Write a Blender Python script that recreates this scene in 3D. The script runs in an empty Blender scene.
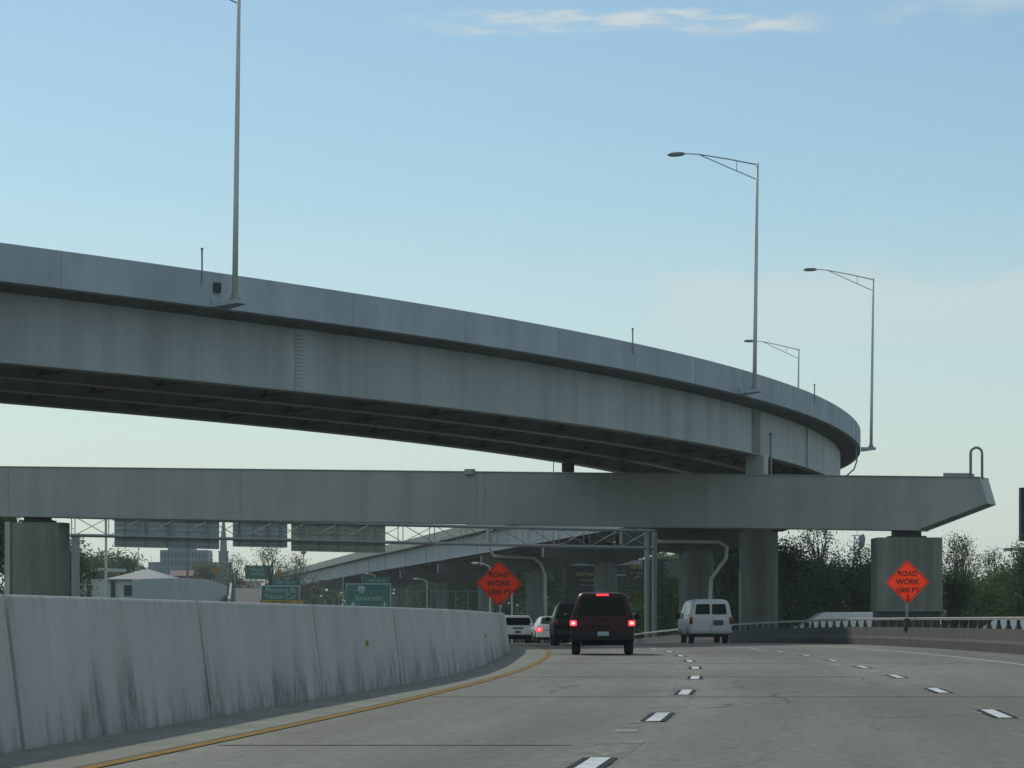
import bpy, math, random
import numpy as np
from mathutils import Vector, Matrix

S = bpy.context.scene
COL = S.collection
R = math.radians
EYE, F, HOR = 1.05, 3250.0, 620.0

def at(px, py, d):
    """point that stands d metres ahead along the line of sight of a pixel of the photograph"""
    return Vector(((px - 512) / F * d, d, EYE + (HOR - py) / F * d))

# ------------------------------------------------------------------ materials
def mat(name, col, rough=.8, var=.15, scale=2.0, metal=0.0, streak=0.0, streak_scale=(1.2, 1.2, .07),
        stain=0.0, emit=None, estr=0.0, fine=0.0, bump=0.0, spec=.5, coat=0.0, stain_col=None):
    m = bpy.data.materials.new(name); m.use_nodes = True
    nt = m.node_tree; N = nt.nodes; L = nt.links
    b = N['Principled BSDF']
    b.inputs['Roughness'].default_value = rough
    b.inputs['Metallic'].default_value = metal
    b.inputs['Specular IOR Level'].default_value = spec
    b.inputs['Coat Weight'].default_value = coat
    tc = N.new('ShaderNodeTexCoord')
    def noise(sc, det=5, mapping=None, off=0.0):
        n = N.new('ShaderNodeTexNoise'); n.inputs['Scale'].default_value = sc
        n.inputs['Detail'].default_value = det; n.inputs['Roughness'].default_value = .6
        if mapping or off:
            mp = N.new('ShaderNodeMapping'); L.new(tc.outputs['Object'], mp.inputs['Vector'])
            if mapping: mp.inputs['Scale'].default_value = mapping
            mp.inputs['Location'].default_value = (off, off * .7, off * .3)
            L.new(mp.outputs[0], n.inputs['Vector'])
        else: L.new(tc.outputs['Object'], n.inputs['Vector'])
        return n.outputs['Fac']
    def ramp(src, lo, hi, a, c):
        mr = N.new('ShaderNodeMapRange'); mr.inputs['From Min'].default_value = lo; mr.inputs['From Max'].default_value = hi
        mr.inputs['To Min'].default_value = a; mr.inputs['To Max'].default_value = c
        L.new(src, mr.inputs['Value']); return mr.outputs[0]
    def mul(a, c):
        x = N.new('ShaderNodeMath'); x.operation = 'MULTIPLY'; L.new(a, x.inputs[0]); L.new(c, x.inputs[1]); return x.outputs[0]
    fac = ramp(noise(scale), .3, .7, 1 - var, 1 + var)
    if fine: fac = mul(fac, ramp(noise(scale * 22, 3, off=3.1), .3, .7, 1 - fine, 1 + fine))
    if streak: fac = mul(fac, ramp(noise(1.0, 6, streak_scale, 5.3), .42, .68, 1.0 + streak * .2, 1 - streak))
    if stain: fac = mul(fac, ramp(noise(.9, 8, (1, 1, .35), 9.7), .54, .66, 1.0, 1 - stain))
    mx = N.new('ShaderNodeMix'); mx.data_type = 'RGBA'; mx.blend_type = 'MULTIPLY'
    mx.inputs['Factor'].default_value = 1
    mx.inputs['A'].default_value = (*col, 1)
    L.new(fac, mx.inputs['B'])
    L.new(mx.outputs['Result'], b.inputs['Base Color'])
    if bump:
        bp = N.new('ShaderNodeBump'); bp.inputs['Strength'].default_value = bump; bp.inputs['Distance'].default_value = .02
        L.new(noise(scale * 15, 4, off=1.7), bp.inputs['Height']); L.new(bp.outputs[0], b.inputs['Normal'])
    if emit:
        b.inputs['Emission Color'].default_value = (*emit, 1); b.inputs['Emission Strength'].default_value = estr
    return m

def leaf_mat(name, c1, c2, trans=.25):
    m = bpy.data.materials.new(name); m.use_nodes = True
    nt = m.node_tree; N = nt.nodes; L = nt.links
    b = N['Principled BSDF']; b.inputs['Roughness'].default_value = .6; b.inputs['Specular IOR Level'].default_value = .25
    tc = N.new('ShaderNodeTexCoord'); n = N.new('ShaderNodeTexNoise'); n.inputs['Scale'].default_value = 1.1
    n.inputs['Detail'].default_value = 4
    L.new(tc.outputs['Object'], n.inputs['Vector'])
    r = N.new('ShaderNodeValToRGB'); r.color_ramp.elements[0].position = .36; r.color_ramp.elements[1].position = .66
    r.color_ramp.elements[0].color = (*c1, 1); r.color_ramp.elements[1].color = (*c2, 1)
    L.new(n.outputs['Fac'], r.inputs[0]); L.new(r.outputs[0], b.inputs['Base Color'])
    t = N.new('ShaderNodeBsdfTranslucent'); L.new(r.outputs[0], t.inputs['Color'])
    mx = N.new('ShaderNodeMixShader'); mx.inputs[0].default_value = trans
    L.new(b.outputs[0], mx.inputs[1]); L.new(t.outputs[0], mx.inputs[2])
    L.new(mx.outputs[0], N['Material Output'].inputs['Surface'])
    return m

M = {}
M['steel'] = mat('painted_steel', (.335, .362, .358), .5, .08, .25, streak=.16, streak_scale=(.6, .6, .05), fine=.03)
M['girder'] = mat('weathered_girder_paint', (.365, .41, .42), .55, .10, .22, streak=.24, streak_scale=(.55, .55, .045), fine=.04)
def bolted(key, src, dark):
    m = M[src].copy(); m.name = key; nt = m.node_tree; N = nt.nodes; L = nt.links; b = N['Principled BSDF']
    tc = N.new('ShaderNodeTexCoord'); sp_ = N.new('ShaderNodeSeparateXYZ'); L.new(tc.outputs['Object'], sp_.inputs[0])
    a = N.new('ShaderNodeMath'); a.operation = 'MULTIPLY'; a.inputs[1].default_value = 2 * math.pi / .16; L.new(sp_.outputs['Z'], a.inputs[0])
    c = N.new('ShaderNodeMath'); c.operation = 'SINE'; L.new(a.outputs[0], c.inputs[0])
    r = N.new('ShaderNodeMapRange'); r.inputs['From Min'].default_value = .0; r.inputs['From Max'].default_value = .6; r.inputs['To Min'].default_value = 1.0; r.inputs['To Max'].default_value = dark
    L.new(c.outputs[0], r.inputs['Value'])
    x = N.new('ShaderNodeMix'); x.data_type = 'RGBA'; x.blend_type = 'MULTIPLY'; x.inputs['Factor'].default_value = 1
    L.new(b.inputs['Base Color'].links[0].from_socket, x.inputs['A']); L.new(r.outputs[0], x.inputs['B']); L.new(x.outputs['Result'], b.inputs['Base Color'])
    M[key] = m
bolted('bolted_girder_splice', 'girder', .66); bolted('bolted_beam_splice', 'steel', .84)
M['girder_dark'] = mat('dark_frame_paint', (.20, .21, .20), .7, .15, .4)  # darker grey than the girder webs
M['flange'] = mat('flange_paint', (.30, .32, .31), .6, .1, .5)
M['parapet'] = mat('parapet_concrete', (.40, .47, .54), .85, .10, .35, streak=.13, streak_scale=(.5, .5, .1), fine=.06)
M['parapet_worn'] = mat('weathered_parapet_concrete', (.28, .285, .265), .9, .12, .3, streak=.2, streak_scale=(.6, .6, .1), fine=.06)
M['deck'] = mat('deck_soffit_concrete', (0.192, 0.192, 0.176), .9, .2, .3, stain=.3)
M['pier'] = mat('pier_concrete', (.150, .157, .146), .9, .14, .5, streak=.5, streak_scale=(.8, .8, .03), fine=.05)
M['bent_pier'] = mat('streaked_pier_concrete', (.22, .23, .214), .9, .14, .5, streak=.45, streak_scale=(.9, .9, .03), fine=.05)
M['cap'] = mat('dark_pier_cap_concrete', (.085, .088, .083), .9, .15, .5, streak=.2)  # darker base colour than the columns
M['pier_pale'] = mat('pale_pier_concrete', (0.432, 0.444, 0.420), .9, .12, .5, streak=.3, streak_scale=(.8, .8, .05), fine=.05)
M['bearing'] = mat('bearing_rubber_steel', (.05, .05, .05), .7)
M['galv'] = mat('galvanised_steel', (.55, .57, .57), .5, .08, 1.5, metal=.1)
M['galv_dark'] = mat('dull_galvanised_steel', (.25, .28, .29), .5, .1, 1.5, metal=.3)
M['pipe'] = mat('painted_drain_pipe', (.50, .51, .48), .6, .1, 1.0)
M['lamp_head'] = mat('lamp_housing', (.15, .18, .19), .5, .05, 3)
M['sign_back'] = mat('sign_back_aluminium', (0.386, 0.456, 0.491), .5, .08, .6, metal=.3, streak=.15, streak_scale=(2.0, 2.0, .05))
M['sign_back2'] = mat('weathered_sign_back', (0.351, 0.386, 0.333), .6, .12, .6, streak=.2, streak_scale=(.06, .06, 3.0))
M['rubber'] = mat('tyre_rubber', (.02, .02, .02), .9, .1, 8)
M['rim'] = mat('wheel_rim', (.35, .35, .36), .35, .05, 6, metal=.8)
M['dark_trim'] = mat('black_plastic_trim', (.014, .014, .015), .6, .1, 6, spec=.2)
M['glass'] = mat('tinted_vehicle_glass', (.006, .008, .008), .16, .05, 2, spec=.12)
M['glass_light'] = mat('clear_vehicle_glass', (.07, .09, .095), .08, .05, 2, spec=.8)
M['maroon'] = mat('dark_maroon_paint', (.034, .0085, .009), .4, .06, 2, spec=.2)
M['black_paint'] = mat('black_paint', (.006, .0065, .007), .35, .06, 2, spec=.2)
M['white_paint'] = mat('white_vehicle_paint', (.62, .64, .64), .3, .05, 1.5, coat=.5)
M['van_paint'] = mat('dusty_white_van_paint', (.42, .45, .47), .4, .08, 1.2, coat=.3)
M['pink_paint'] = mat('red_car_paint', (.30, .06, .07), .3, .05, 2, coat=.5)
M['grey_trim'] = mat('grey_bumper', (.22, .24, .25), .45, .06, 4)
M['chrome'] = mat('bright_trim', (.5, .5, .5), .25, .04, 4, metal=.7)
M['plate'] = mat('licence_plate', (.28, .36, .40), .5, .1, 8)
M['plate_dark'] = mat('dark_plate_recess', (.03, .035, .04), .5, .1, 8)
M['brake'] = mat('lit_brake_lamp', (.5, .02, .02), .3, .05, 9, emit=(1.0, .035, .05), estr=2.3)
M['brake_core'] = mat('brake_lamp_bulb', (.8, .2, .2), .3, .05, 9, emit=(1.0, .16, .14), estr=5.0)
M['tail'] = mat('unlit_tail_lamp', (.16, .012, .012), .25, .1, 9)
M['orange'] = mat('fluorescent_orange_fabric', (.92, .050, .014), .6, .05, 1.5)
_nt = M['orange'].node_tree; _t = _nt.nodes.new('ShaderNodeBsdfTranslucent'); _t.inputs['Color'].default_value = (1.0, .06, .02, 1)
_m = _nt.nodes.new('ShaderNodeMixShader'); _m.inputs[0].default_value = .5
_nt.links.new(_nt.nodes['Principled BSDF'].outputs[0], _m.inputs[1]); _nt.links.new(_t.outputs[0], _m.inputs[2]); _nt.links.new(_m.outputs[0], _nt.nodes['Material Output'].inputs['Surface'])
M['black_ink'] = mat('black_sign_lettering', (.05, .012, .008), .6, .1, 6)
M['green'] = mat('green_sign_sheet', (.011, .145, .122), .5, .1, .8)
M['green_tab'] = mat('faded_green_sign_sheet', (.018, .13, .12), .5, .1, .8)
M['sign_white'] = mat('white_sign_lettering', (.40, .50, .49), .5, .1, 3)
M['yellow_sign'] = mat('yellow_sign_sheet', (.42, .25, .02), .5, .12, 2)
M['brown_sign'] = mat('orange_brown_sign_sheet', (.30, .14, .03), .5, .12, 2)
M['yellow_line'] = mat('yellow_road_paint', (.25, .150, .025), .85, .28, 2.2, fine=.25, spec=.1)
M['white_line'] = mat('white_road_paint', (.58, .62, .63), .7, .25, 3.5, fine=.18, stain=.35)
M['worn_line'] = mat('worn_white_road_paint', (.42, .44, .44), .75, .2, 1.8, fine=.1)
M['black_line'] = mat('black_contrast_paint', (.035, .040, .047), .8, .2, 3, spec=.05)
M['ghost_line'] = mat('scrubbed_concrete_patch', (.270, .268, .240), .85, .16, 1.2, fine=.10)
M['joint'] = mat('deck_joint_seal', (.125, .125, .112), .85, .4, 1.6, spec=.05)
M['fence'] = mat('fence_wire', (.20, .23, .25), .5, .1, 3, metal=.3)
M['bark'] = mat('tree_bark', (.07, .06, .048), .9, .25, 5, fine=.2)
M['leaf_dark'] = leaf_mat('dark_foliage', (.046, .080, .028), (.100, .150, .055), .42)
M['leaf_mid'] = leaf_mat('mid_foliage', (.058, .096, .030), (.12, .17, .06), .42)
M['leaf_bright'] = leaf_mat('fresh_green_foliage', (.040, .095, .015), (.085, .165, .030), .35)
M['leaf_olive'] = leaf_mat('olive_spring_foliage', (.060, .082, .034), (.135, .165, .072), .5)
M['office'] = mat('hazed_office_cladding', (.13, .19, .26), .6, .06, .1)  # blue of the distance haze is mixed into this colour
M['office_glass'] = mat('office_window_band', (.05, .08, .13), .25, .1, .2)
M['slate'] = mat('hazed_grey_spire_slate', (.15, .20, .23), .7, .1, .3)  # slate grey with bluish distance haze coloured in
M['siding'] = mat('pale_metal_siding', (.42, .49, .49), .6, .08, .3, streak=.1)
M['pale_roof'] = mat('pale_metal_roof', (.23, .245, .23), .55, .06, .2)
M['dark_panel'] = mat('dark_opening', (.04, .05, .05), .7)
M['red_roof'] = mat('dull_red_roof', (.13, .045, .055), .7, .1, .3)
M['navy'] = mat('dark_navy_poster', (.012, .018, .04), .5, .2, .5)
M['board_dark'] = mat('dark_poster_panel', (0.009, 0.010, 0.014), .5, .3, .4)
M['board_white'] = mat('white_poster_band', (.30, .32, .30), .5, .12, .4)
M['board_yellow'] = mat('yellow_poster_print', (.26, .19, .03), .5, .2, 1)
M['board_grey'] = mat('grey_poster_panel', (0.091, 0.105, 0.112), .5, .15, .5)
M['blue_sign'] = mat('blue_sign_sheet', (.03, .07, .16), .5, .1, 2)

def patchy(key):
    # scoured concrete: worn through to the slab below in irregular blotches
    nt = M[key].node_tree; N = nt.nodes; L = nt.links
    tc = N.new('ShaderNodeNewGeometry'); n = N.new('ShaderNodeTexNoise'); n.inputs['Scale'].default_value = 1.0; n.inputs['Detail'].default_value = 7; n.inputs['Roughness'].default_value = .65
    mp = N.new('ShaderNodeMapping'); mp.inputs['Scale'].default_value = (4.0, .8, 1); L.new(tc.outputs['Position'], mp.inputs['Vector']); L.new(mp.outputs[0], n.inputs['Vector'])
    r = N.new('ShaderNodeMapRange'); r.inputs['From Min'].default_value = .40; r.inputs['From Max'].default_value = .66; r.inputs['To Max'].default_value = .85; L.new(n.outputs['Fac'], r.inputs['Value'])
    t = N.new('ShaderNodeBsdfTransparent'); x = N.new('ShaderNodeMixShader'); L.new(r.outputs[0], x.inputs[0]); L.new(t.outputs[0], x.inputs[1])
    L.new(N['Principled BSDF'].outputs[0], x.inputs[2]); L.new(x.outputs[0], N['Material Output'].inputs['Surface'])
patchy('ghost_line')
def barrier_mat():
    m = mat('median_wall_concrete', (.42, .44, .43), .85, .09, .45, streak=.09, streak_scale=(1.2, 1.2, .12), fine=.05, bump=.25)
    nt = m.node_tree; N = nt.nodes; L = nt.links
    b = N['Principled BSDF']; src = b.inputs['Base Color'].links[0].from_socket
    geo = N.new('ShaderNodeNewGeometry'); sep = N.new('ShaderNodeSeparateXYZ'); L.new(geo.outputs['Position'], sep.inputs[0])
    mp = N.new('ShaderNodeMapping'); mp.inputs['Scale'].default_value = (.9, .9, .22); L.new(geo.outputs['Position'], mp.inputs['Vector'])
    n = N.new('ShaderNodeTexNoise'); n.inputs['Scale'].default_value = 1.0; n.inputs['Detail'].default_value = 7; n.inputs['Roughness'].default_value = .65
    L.new(mp.outputs[0], n.inputs['Vector'])
    mp2 = N.new('ShaderNodeMapping'); mp2.inputs['Scale'].default_value = (5.5, 5.5, .35); L.new(geo.outputs['Position'], mp2.inputs['Vector'])
    n2 = N.new('ShaderNodeTexNoise'); n2.inputs['Scale'].default_value = 1.0; n2.inputs['Detail'].default_value = 5; L.new(mp2.outputs[0], n2.inputs['Vector'])
    # soot splashed up from the gutter: ragged tongues, some taller than others
    a = N.new('ShaderNodeMath'); a.operation = 'MULTIPLY_ADD'; L.new(n.outputs['Fac'], a.inputs[0]); a.inputs[1].default_value = 3.4; a.inputs[2].default_value = -1.30
    a2 = N.new('ShaderNodeMath'); a2.operation = 'MULTIPLY_ADD'; L.new(n2.outputs['Fac'], a2.inputs[0]); a2.inputs[1].default_value = .28; L.new(a.outputs[0], a2.inputs[2])
    s = N.new('ShaderNodeMath'); s.operation = 'SUBTRACT'; L.new(a2.outputs[0], s.inputs[0]); L.new(sep.outputs['Z'], s.inputs[1])
    mr = N.new('ShaderNodeMapRange'); mr.interpolation_type = 'SMOOTHSTEP'
    mr.inputs['From Min'].default_value = .0; mr.inputs['From Max'].default_value = .75; mr.inputs['To Min'].default_value = 1; mr.inputs['To Max'].default_value = .52
    L.new(s.outputs[0], mr.inputs['Value'])
    n3 = N.new('ShaderNodeTexNoise'); n3.inputs['Scale'].default_value = 1.0; n3.inputs['Detail'].default_value = 8; n3.inputs['Roughness'].default_value = .7
    mp3 = N.new('ShaderNodeMapping'); mp3.inputs['Scale'].default_value = (5, 5, 2.6); L.new(geo.outputs['Position'], mp3.inputs['Vector']); L.new(mp3.outputs[0], n3.inputs['Vector'])
    br = N.new('ShaderNodeMapRange'); br.inputs['From Min'].default_value = .36; br.inputs['From Max'].default_value = .60; br.inputs['To Min'].default_value = .25; br.inputs['To Max'].default_value = 1.25
    L.new(n3.outputs['Fac'], br.inputs['Value'])
    inv = N.new('ShaderNodeMath'); inv.operation = 'SUBTRACT'; inv.inputs[0].default_value = 1.0; L.new(mr.outputs[0], inv.inputs[1])
    gm = N.new('ShaderNodeMath'); gm.operation = 'MULTIPLY'; L.new(inv.outputs[0], gm.inputs[0]); L.new(br.outputs[0], gm.inputs[1])
    mr_ = N.new('ShaderNodeMath'); mr_.operation = 'SUBTRACT'; mr_.inputs[0].default_value = 1.0; L.new(gm.outputs[0], mr_.inputs[1])
    # drip streaks from the coping
    t = N.new('ShaderNodeMath'); t.operation = 'MULTIPLY_ADD'; L.new(n2.outputs['Fac'], t.inputs[0]); t.inputs[1].default_value = 1.9; t.inputs[2].default_value = -2.12
    t2 = N.new('ShaderNodeMath'); t2.operation = 'ADD'; L.new(t.outputs[0], t2.inputs[0]); L.new(sep.outputs['Z'], t2.inputs[1])
    mr2 = N.new('ShaderNodeMapRange'); mr2.interpolation_type = 'SMOOTHSTEP'
    mr2.inputs['From Min'].default_value = .0; mr2.inputs['From Max'].default_value = .4; mr2.inputs['To Min'].default_value = 1; mr2.inputs['To Max'].default_value = .84
    L.new(t2.outputs[0], mr2.inputs['Value'])
    mm = N.new('ShaderNodeMath'); mm.operation = 'MULTIPLY'; L.new(mr_.outputs[0], mm.inputs[0]); L.new(mr2.outputs[0], mm.inputs[1])
    mx = N.new('ShaderNodeMix'); mx.data_type = 'RGBA'; mx.blend_type = 'MULTIPLY'; mx.inputs['Factor'].default_value = 1
    L.new(src, mx.inputs['A']); L.new(mm.outputs[0], mx.inputs['B']); L.new(mx.outputs['Result'], b.inputs['Base Color'])
    return m
M['barrier'] = barrier_mat()
M['rail_concrete'] = mat('edge_barrier_concrete', (.062, .062, .054), .9, .15, .5, streak=.3, streak_scale=(1.5, 1.5, .15), fine=.06)
M['rail_metal'] = mat('weathered_hand_rail', (.25, .25, .23), .6, .1, 1)
M['baluster'] = mat('dark_rail_post', (.035, .037, .034), .7, .1, 2)

def road_mat():
    m = bpy.data.materials.new('worn_concrete_pavement'); m.use_nodes = True
    nt = m.node_tree; N = nt.nodes; L = nt.links
    b = N['Principled BSDF']; b.inputs['Roughness'].default_value = .85; b.inputs['Specular IOR Level'].default_value = .12
    uv = N.new('ShaderNodeUVMap'); uv.uv_map = 'lane'
    sep = N.new('ShaderNodeSeparateXYZ'); L.new(uv.outputs[0], sep.inputs[0])
    def noise(sx, sy, det=5, off=0):
        mp = N.new('ShaderNodeMapping'); mp.inputs['Scale'].default_value = (sx, sy, 1); mp.inputs['Location'].default_value = (off, off, 0)
        L.new(uv.outputs[0], mp.inputs['Vector'])
        n = N.new('ShaderNodeTexNoise'); n.inputs['Scale'].default_value = 1; n.inputs['Detail'].default_value = det; n.inputs['Roughness'].default_value = .62
        L.new(mp.outputs[0], n.inputs['Vector']); return n.outputs['Fac']
    def rng(s, a, c, d, e):
        r = N.new('ShaderNodeMapRange'); r.inputs['From Min'].default_value = a; r.inputs['From Max'].default_value = c
        r.inputs['To Min'].default_value = d; r.inputs['To Max'].default_value = e; L.new(s, r.inputs['Value']); return r.outputs[0]
    def mul(a, c):
        x = N.new('ShaderNodeMath'); x.operation = 'MULTIPLY'; L.new(a, x.inputs[0]); L.new(c, x.inputs[1]); return x.outputs[0]
    # wheel tracks polished into each lane
    sn = N.new('ShaderNodeMath'); sn.operation = 'MULTIPLY'; L.new(sep.outputs[0], sn.inputs[0]); sn.inputs[1].default_value = 2 * math.pi / 1.85
    co = N.new('ShaderNodeMath'); co.operation = 'COSINE'; L.new(sn.outputs[0], co.inputs[0])
    f = rng(co.outputs[0], -1, 1, .93, 1.05)
    f = mul(f, rng(noise(.30, .035), .3, .7, .78, 1.18))
    f = mul(f, rng(noise(2.2, .12, 6, 4), .3, .7, .93, 1.07))
    f = mul(f, rng(noise(9, 2.2, 4, 8), .3, .7, .84, 1.16))
    f = mul(f, rng(noise(45, 12, 3, 3), .3, .7, .88, 1.12))
    f = mul(f, rng(noise(3.1, .55, 7, 21), .60, .68, 1.0, .80))
    # hairline cracks, only where the slab is tired
    vp = N.new('ShaderNodeMapping'); vp.inputs['Scale'].default_value = (.42, .16, 1); L.new(uv.outputs[0], vp.inputs['Vector'])
    dn = N.new('ShaderNodeTexNoise'); dn.inputs['Scale'].default_value = 1.6; dn.inputs['Detail'].default_value = 5; L.new(vp.outputs[0], dn.inputs['Vector'])
    dv = N.new('ShaderNodeVectorMath'); dv.operation = 'MULTIPLY_ADD'; dv.inputs[1].default_value = (.7, .7, 0); L.new(dn.outputs['Color'], dv.inputs[0]); L.new(vp.outputs[0], dv.inputs[2])
    vo = N.new('ShaderNodeTexVoronoi'); vo.feature = 'DISTANCE_TO_EDGE'; vo.inputs['Scale'].default_value = 1.0; L.new(dv.outputs[0], vo.inputs['Vector'])
    ck = rng(vo.outputs['Distance'], .004, .016, .55, 1.0); mk_ = rng(noise(.22, .05, 4, 33), .50, .58, 0.0, 1.0)
    cm = N.new('ShaderNodeMix'); cm.data_type = 'FLOAT'; L.new(mk_, cm.inputs['Factor']); cm.inputs['A'].default_value = 1.0; L.new(ck, cm.inputs['B'])
    f = mul(f, cm.outputs['Result'])
    f = mul(f, rng(noise(.16, .018, 3, 44), .40, .62, 1.10, .84))
    oc = N.new('ShaderNodeMath'); oc.operation = 'MULTIPLY_ADD'; L.new(sep.outputs[0], oc.inputs[0]); oc.inputs[1].default_value = 2 * math.pi / 3.72; oc.inputs[2].default_value = math.pi
    o2 = N.new('ShaderNodeMath'); o2.operation = 'COSINE'; L.new(oc.outputs[0], o2.inputs[0])
    f = mul(f, rng(o2.outputs[0], .3, 1.0, 1.0, .90))
    f = mul(f, rng(noise(.5, .09, 6, 15), .58, .72, 1.0, .80))
    mx = N.new('ShaderNodeMix'); mx.data_type = 'RGBA'; mx.blend_type = 'MULTIPLY'; mx.inputs['Factor'].default_value = 1
    mx.inputs['A'].default_value = (.218, .215, .188, 1); L.new(f, mx.inputs['B'])
    L.new(mx.outputs['Result'], b.inputs['Base Color'])
    bp = N.new('ShaderNodeBump'); bp.inputs['Strength'].default_value = .15; bp.inputs['Distance'].default_value = .01
    L.new(noise(14, 14, 3, 2), bp.inputs['Height']); L.new(bp.outputs[0], b.inputs['Normal'])
    return m
M['road'] = road_mat()
M['shoulder'] = mat('gritty_shoulder_asphalt', (.205, .205, .175), .95, .2, .8, fine=.2, bump=.4)
M['ground'] = mat('rough_grass_ground', (.060, .065, .038), .95, .3, .15, fine=.3)
M['asphalt'] = mat('old_asphalt', (.07, .07, .068), .9, .15, .3, fine=.1)

# ------------------------------------------------------------------ mesh builder
class MB:
    def __init__(s): s.v = []; s.f = []; s.uv = None
    def add(s, vs, fs):
        o = len(s.v); s.v += [tuple(x) for x in vs]; s.f += [tuple(i + o for i in f) for f in fs]; return s
    def box(s, c, size, rz=0.0, mtx=None):
        hx, hy, hz = size[0] / 2, size[1] / 2, size[2] / 2
        m = mtx or Matrix.Rotation(rz, 4, 'Z')
        vs = [Vector(c) + m @ Vector((x * hx, y * hy, z * hz)) for z in (-1, 1) for x, y in ((-1, -1), (1, -1), (1, 1), (-1, 1))]
        return s.add(vs, [(3, 2, 1, 0), (4, 5, 6, 7), (0, 1, 5, 4), (1, 2, 6, 5), (2, 3, 7, 6), (3, 0, 4, 7)])
    def bar(s, a, b, w, h, up=(0, 0, 1)):
        a = Vector(a); b = Vector(b); d = (b - a); l = d.length
        if l < 1e-6: return s
        d.normalize(); u = Vector(up)
        if abs(d.dot(u)) > .98: u = Vector((0, 1, 0))
        x = d.cross(u).normalized(); z = x.cross(d)
        vs = [p + x * (i * w / 2) + z * (j * h / 2) for p in (a, b) for i, j in ((-1, -1), (1, -1), (1, 1), (-1, 1))]
        return s.add(vs, [(0, 1, 2, 3), (7, 6, 5, 4), (0, 4, 5, 1), (1, 5, 6, 2), (2, 6, 7, 3), (3, 7, 4, 0)])
    def rings(s, rings, closed=True, cap=True):
        n = len(rings[0]); o = len(s.v)
        for r in rings: s.v += [tuple(p) for p in r]
        for i in range(len(rings) - 1):
            for j in range(n if closed else n - 1):
                k = (j + 1) % n
                s.f.append((o + i * n + j, o + i * n + k, o + (i + 1) * n + k, o + (i + 1) * n + j))
        if cap and closed:
            s.f.append(tuple(o + j for j in reversed(range(n))))
            s.f.append(tuple(o + (len(rings) - 1) * n + j for j in range(n)))
        return s
    def tube(s, pts, r, n=10):
        pts = [Vector(p) for p in pts]
        rs = r if isinstance(r, (list, tuple)) else [r] * len(pts)
        rr = []; px = None
        for i, p in enumerate(pts):
            d = (pts[min(i + 1, len(pts) - 1)] - pts[max(i - 1, 0)]).normalized()
            if px is None:
                u = Vector((0, 0, 1)) if abs(d.z) < .9 else Vector((1, 0, 0))
                px = d.cross(u).normalized()
            else: px = (px - d * px.dot(d)).normalized()
            y = d.cross(px)
            rr.append([p + (px * math.cos(a) + y * math.sin(a)) * rs[i] for a in [2 * math.pi * k / n for k in range(n)]])
        return s.rings(rr)
    def prism(s, poly, a, b):
        """poly: list of 3D points; extruded from offset a to offset b (vectors)"""
        a = Vector(a); b = Vector(b)
        return s.rings([[Vector(p) + a for p in poly], [Vector(p) + b for p in poly]])
    def build(s, name, material, parent=None, loc=None, smooth=False, bevel=0, local=False, autosmooth=None):
        off = Vector((0, 0, 0))
        if loc is not None: off = Vector(loc)
        elif parent is not None and not local:
            p = parent
            while p: off += p.location; p = p.parent
        me = bpy.data.meshes.new(name)
        vs = s.v if local else [(x - off.x, y - off.y, z - off.z) for x, y, z in s.v]
        me.from_pydata(vs, [], s.f); me.materials.append(material)
        import bmesh
        bm = bmesh.new(); bm.from_mesh(me); bmesh.ops.recalc_face_normals(bm, faces=bm.faces[:]); bm.to_mesh(me); bm.free()
        o = bpy.data.objects.new(name, me); COL.objects.link(o)
        if parent is not None: o.parent = parent
        elif loc is not None: o.location = off
        if smooth:
            me.polygons.foreach_set('use_smooth', [True] * len(me.polygons))
        if autosmooth:
            me.polygons.foreach_set('use_smooth', [True] * len(me.polygons))
            try: me.set_sharp_from_angle(angle=R(autosmooth))
            except Exception: pass
        if bevel:
            bv = o.modifiers.new('bevel', 'BEVEL'); bv.width = bevel; bv.segments = 2; bv.limit_method = 'ANGLE'
        return o

def tag(o, label=None, cat=None, group=None, kind=None):
    if label: o['label'] = label
    if cat: o['category'] = cat
    if group: o['group'] = group
    if kind: o['kind'] = kind
    return o
def thing(name, label, cat, loc, rz=0.0, group=None):
    e = bpy.data.objects.new(name, None); COL.objects.link(e)
    e.location = loc; e.rotation_euler = (0, 0, rz); e.empty_display_size = .3
    return tag(e, label, cat, group)
def dup(root, loc, rz=0.0, label=None, scale=None, group=None):
    def cp(o, par):
        c = o.copy(); COL.objects.link(c)
        if par is not None:
            c.parent = par
            if 'category' in c.keys(): del c['category']
        for ch in list(o.children): cp(ch, c)
        return c
    r = cp(root, None); r.location = loc; r.rotation_euler = (0, 0, rz)
    if scale: r.scale = scale if isinstance(scale, tuple) else (scale,) * 3
    if label: r['label'] = label
    if group: r['group'] = group
    return r
def text(s, size, center, parent, material, name='lettering', rz=0.0, off=0.0, squash=1.0, bold=0.0):
    """flat raised letters standing in the XZ plane, facing -Y (turned by rz)"""
    c = bpy.data.curves.new('t', 'FONT'); c.body = s; c.size = size; c.align_x = 'CENTER'; c.align_y = 'CENTER'
    c.extrude = .008; c.offset = bold
    o = bpy.data.objects.new('t', c); COL.objects.link(o)
    bpy.context.view_layer.update()
    me = bpy.data.meshes.new_from_object(o.evaluated_get(bpy.context.evaluated_depsgraph_get()))
    bpy.data.objects.remove(o); bpy.data.curves.remove(c)
    me.transform(Matrix.Translation(Vector(center) - parent.location) @ Matrix.Rotation(rz, 4, 'Z') @ Matrix.Translation((0, -off, 0)) @ Matrix.Rotation(R(90), 4, 'X') @ Matrix.Diagonal((squash, 1, 1, 1)))
    me.materials.clear(); me.materials.append(material); me.name = name
    q = bpy.data.objects.new(name, me); COL.objects.link(q); q.parent = parent
    return q

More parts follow.
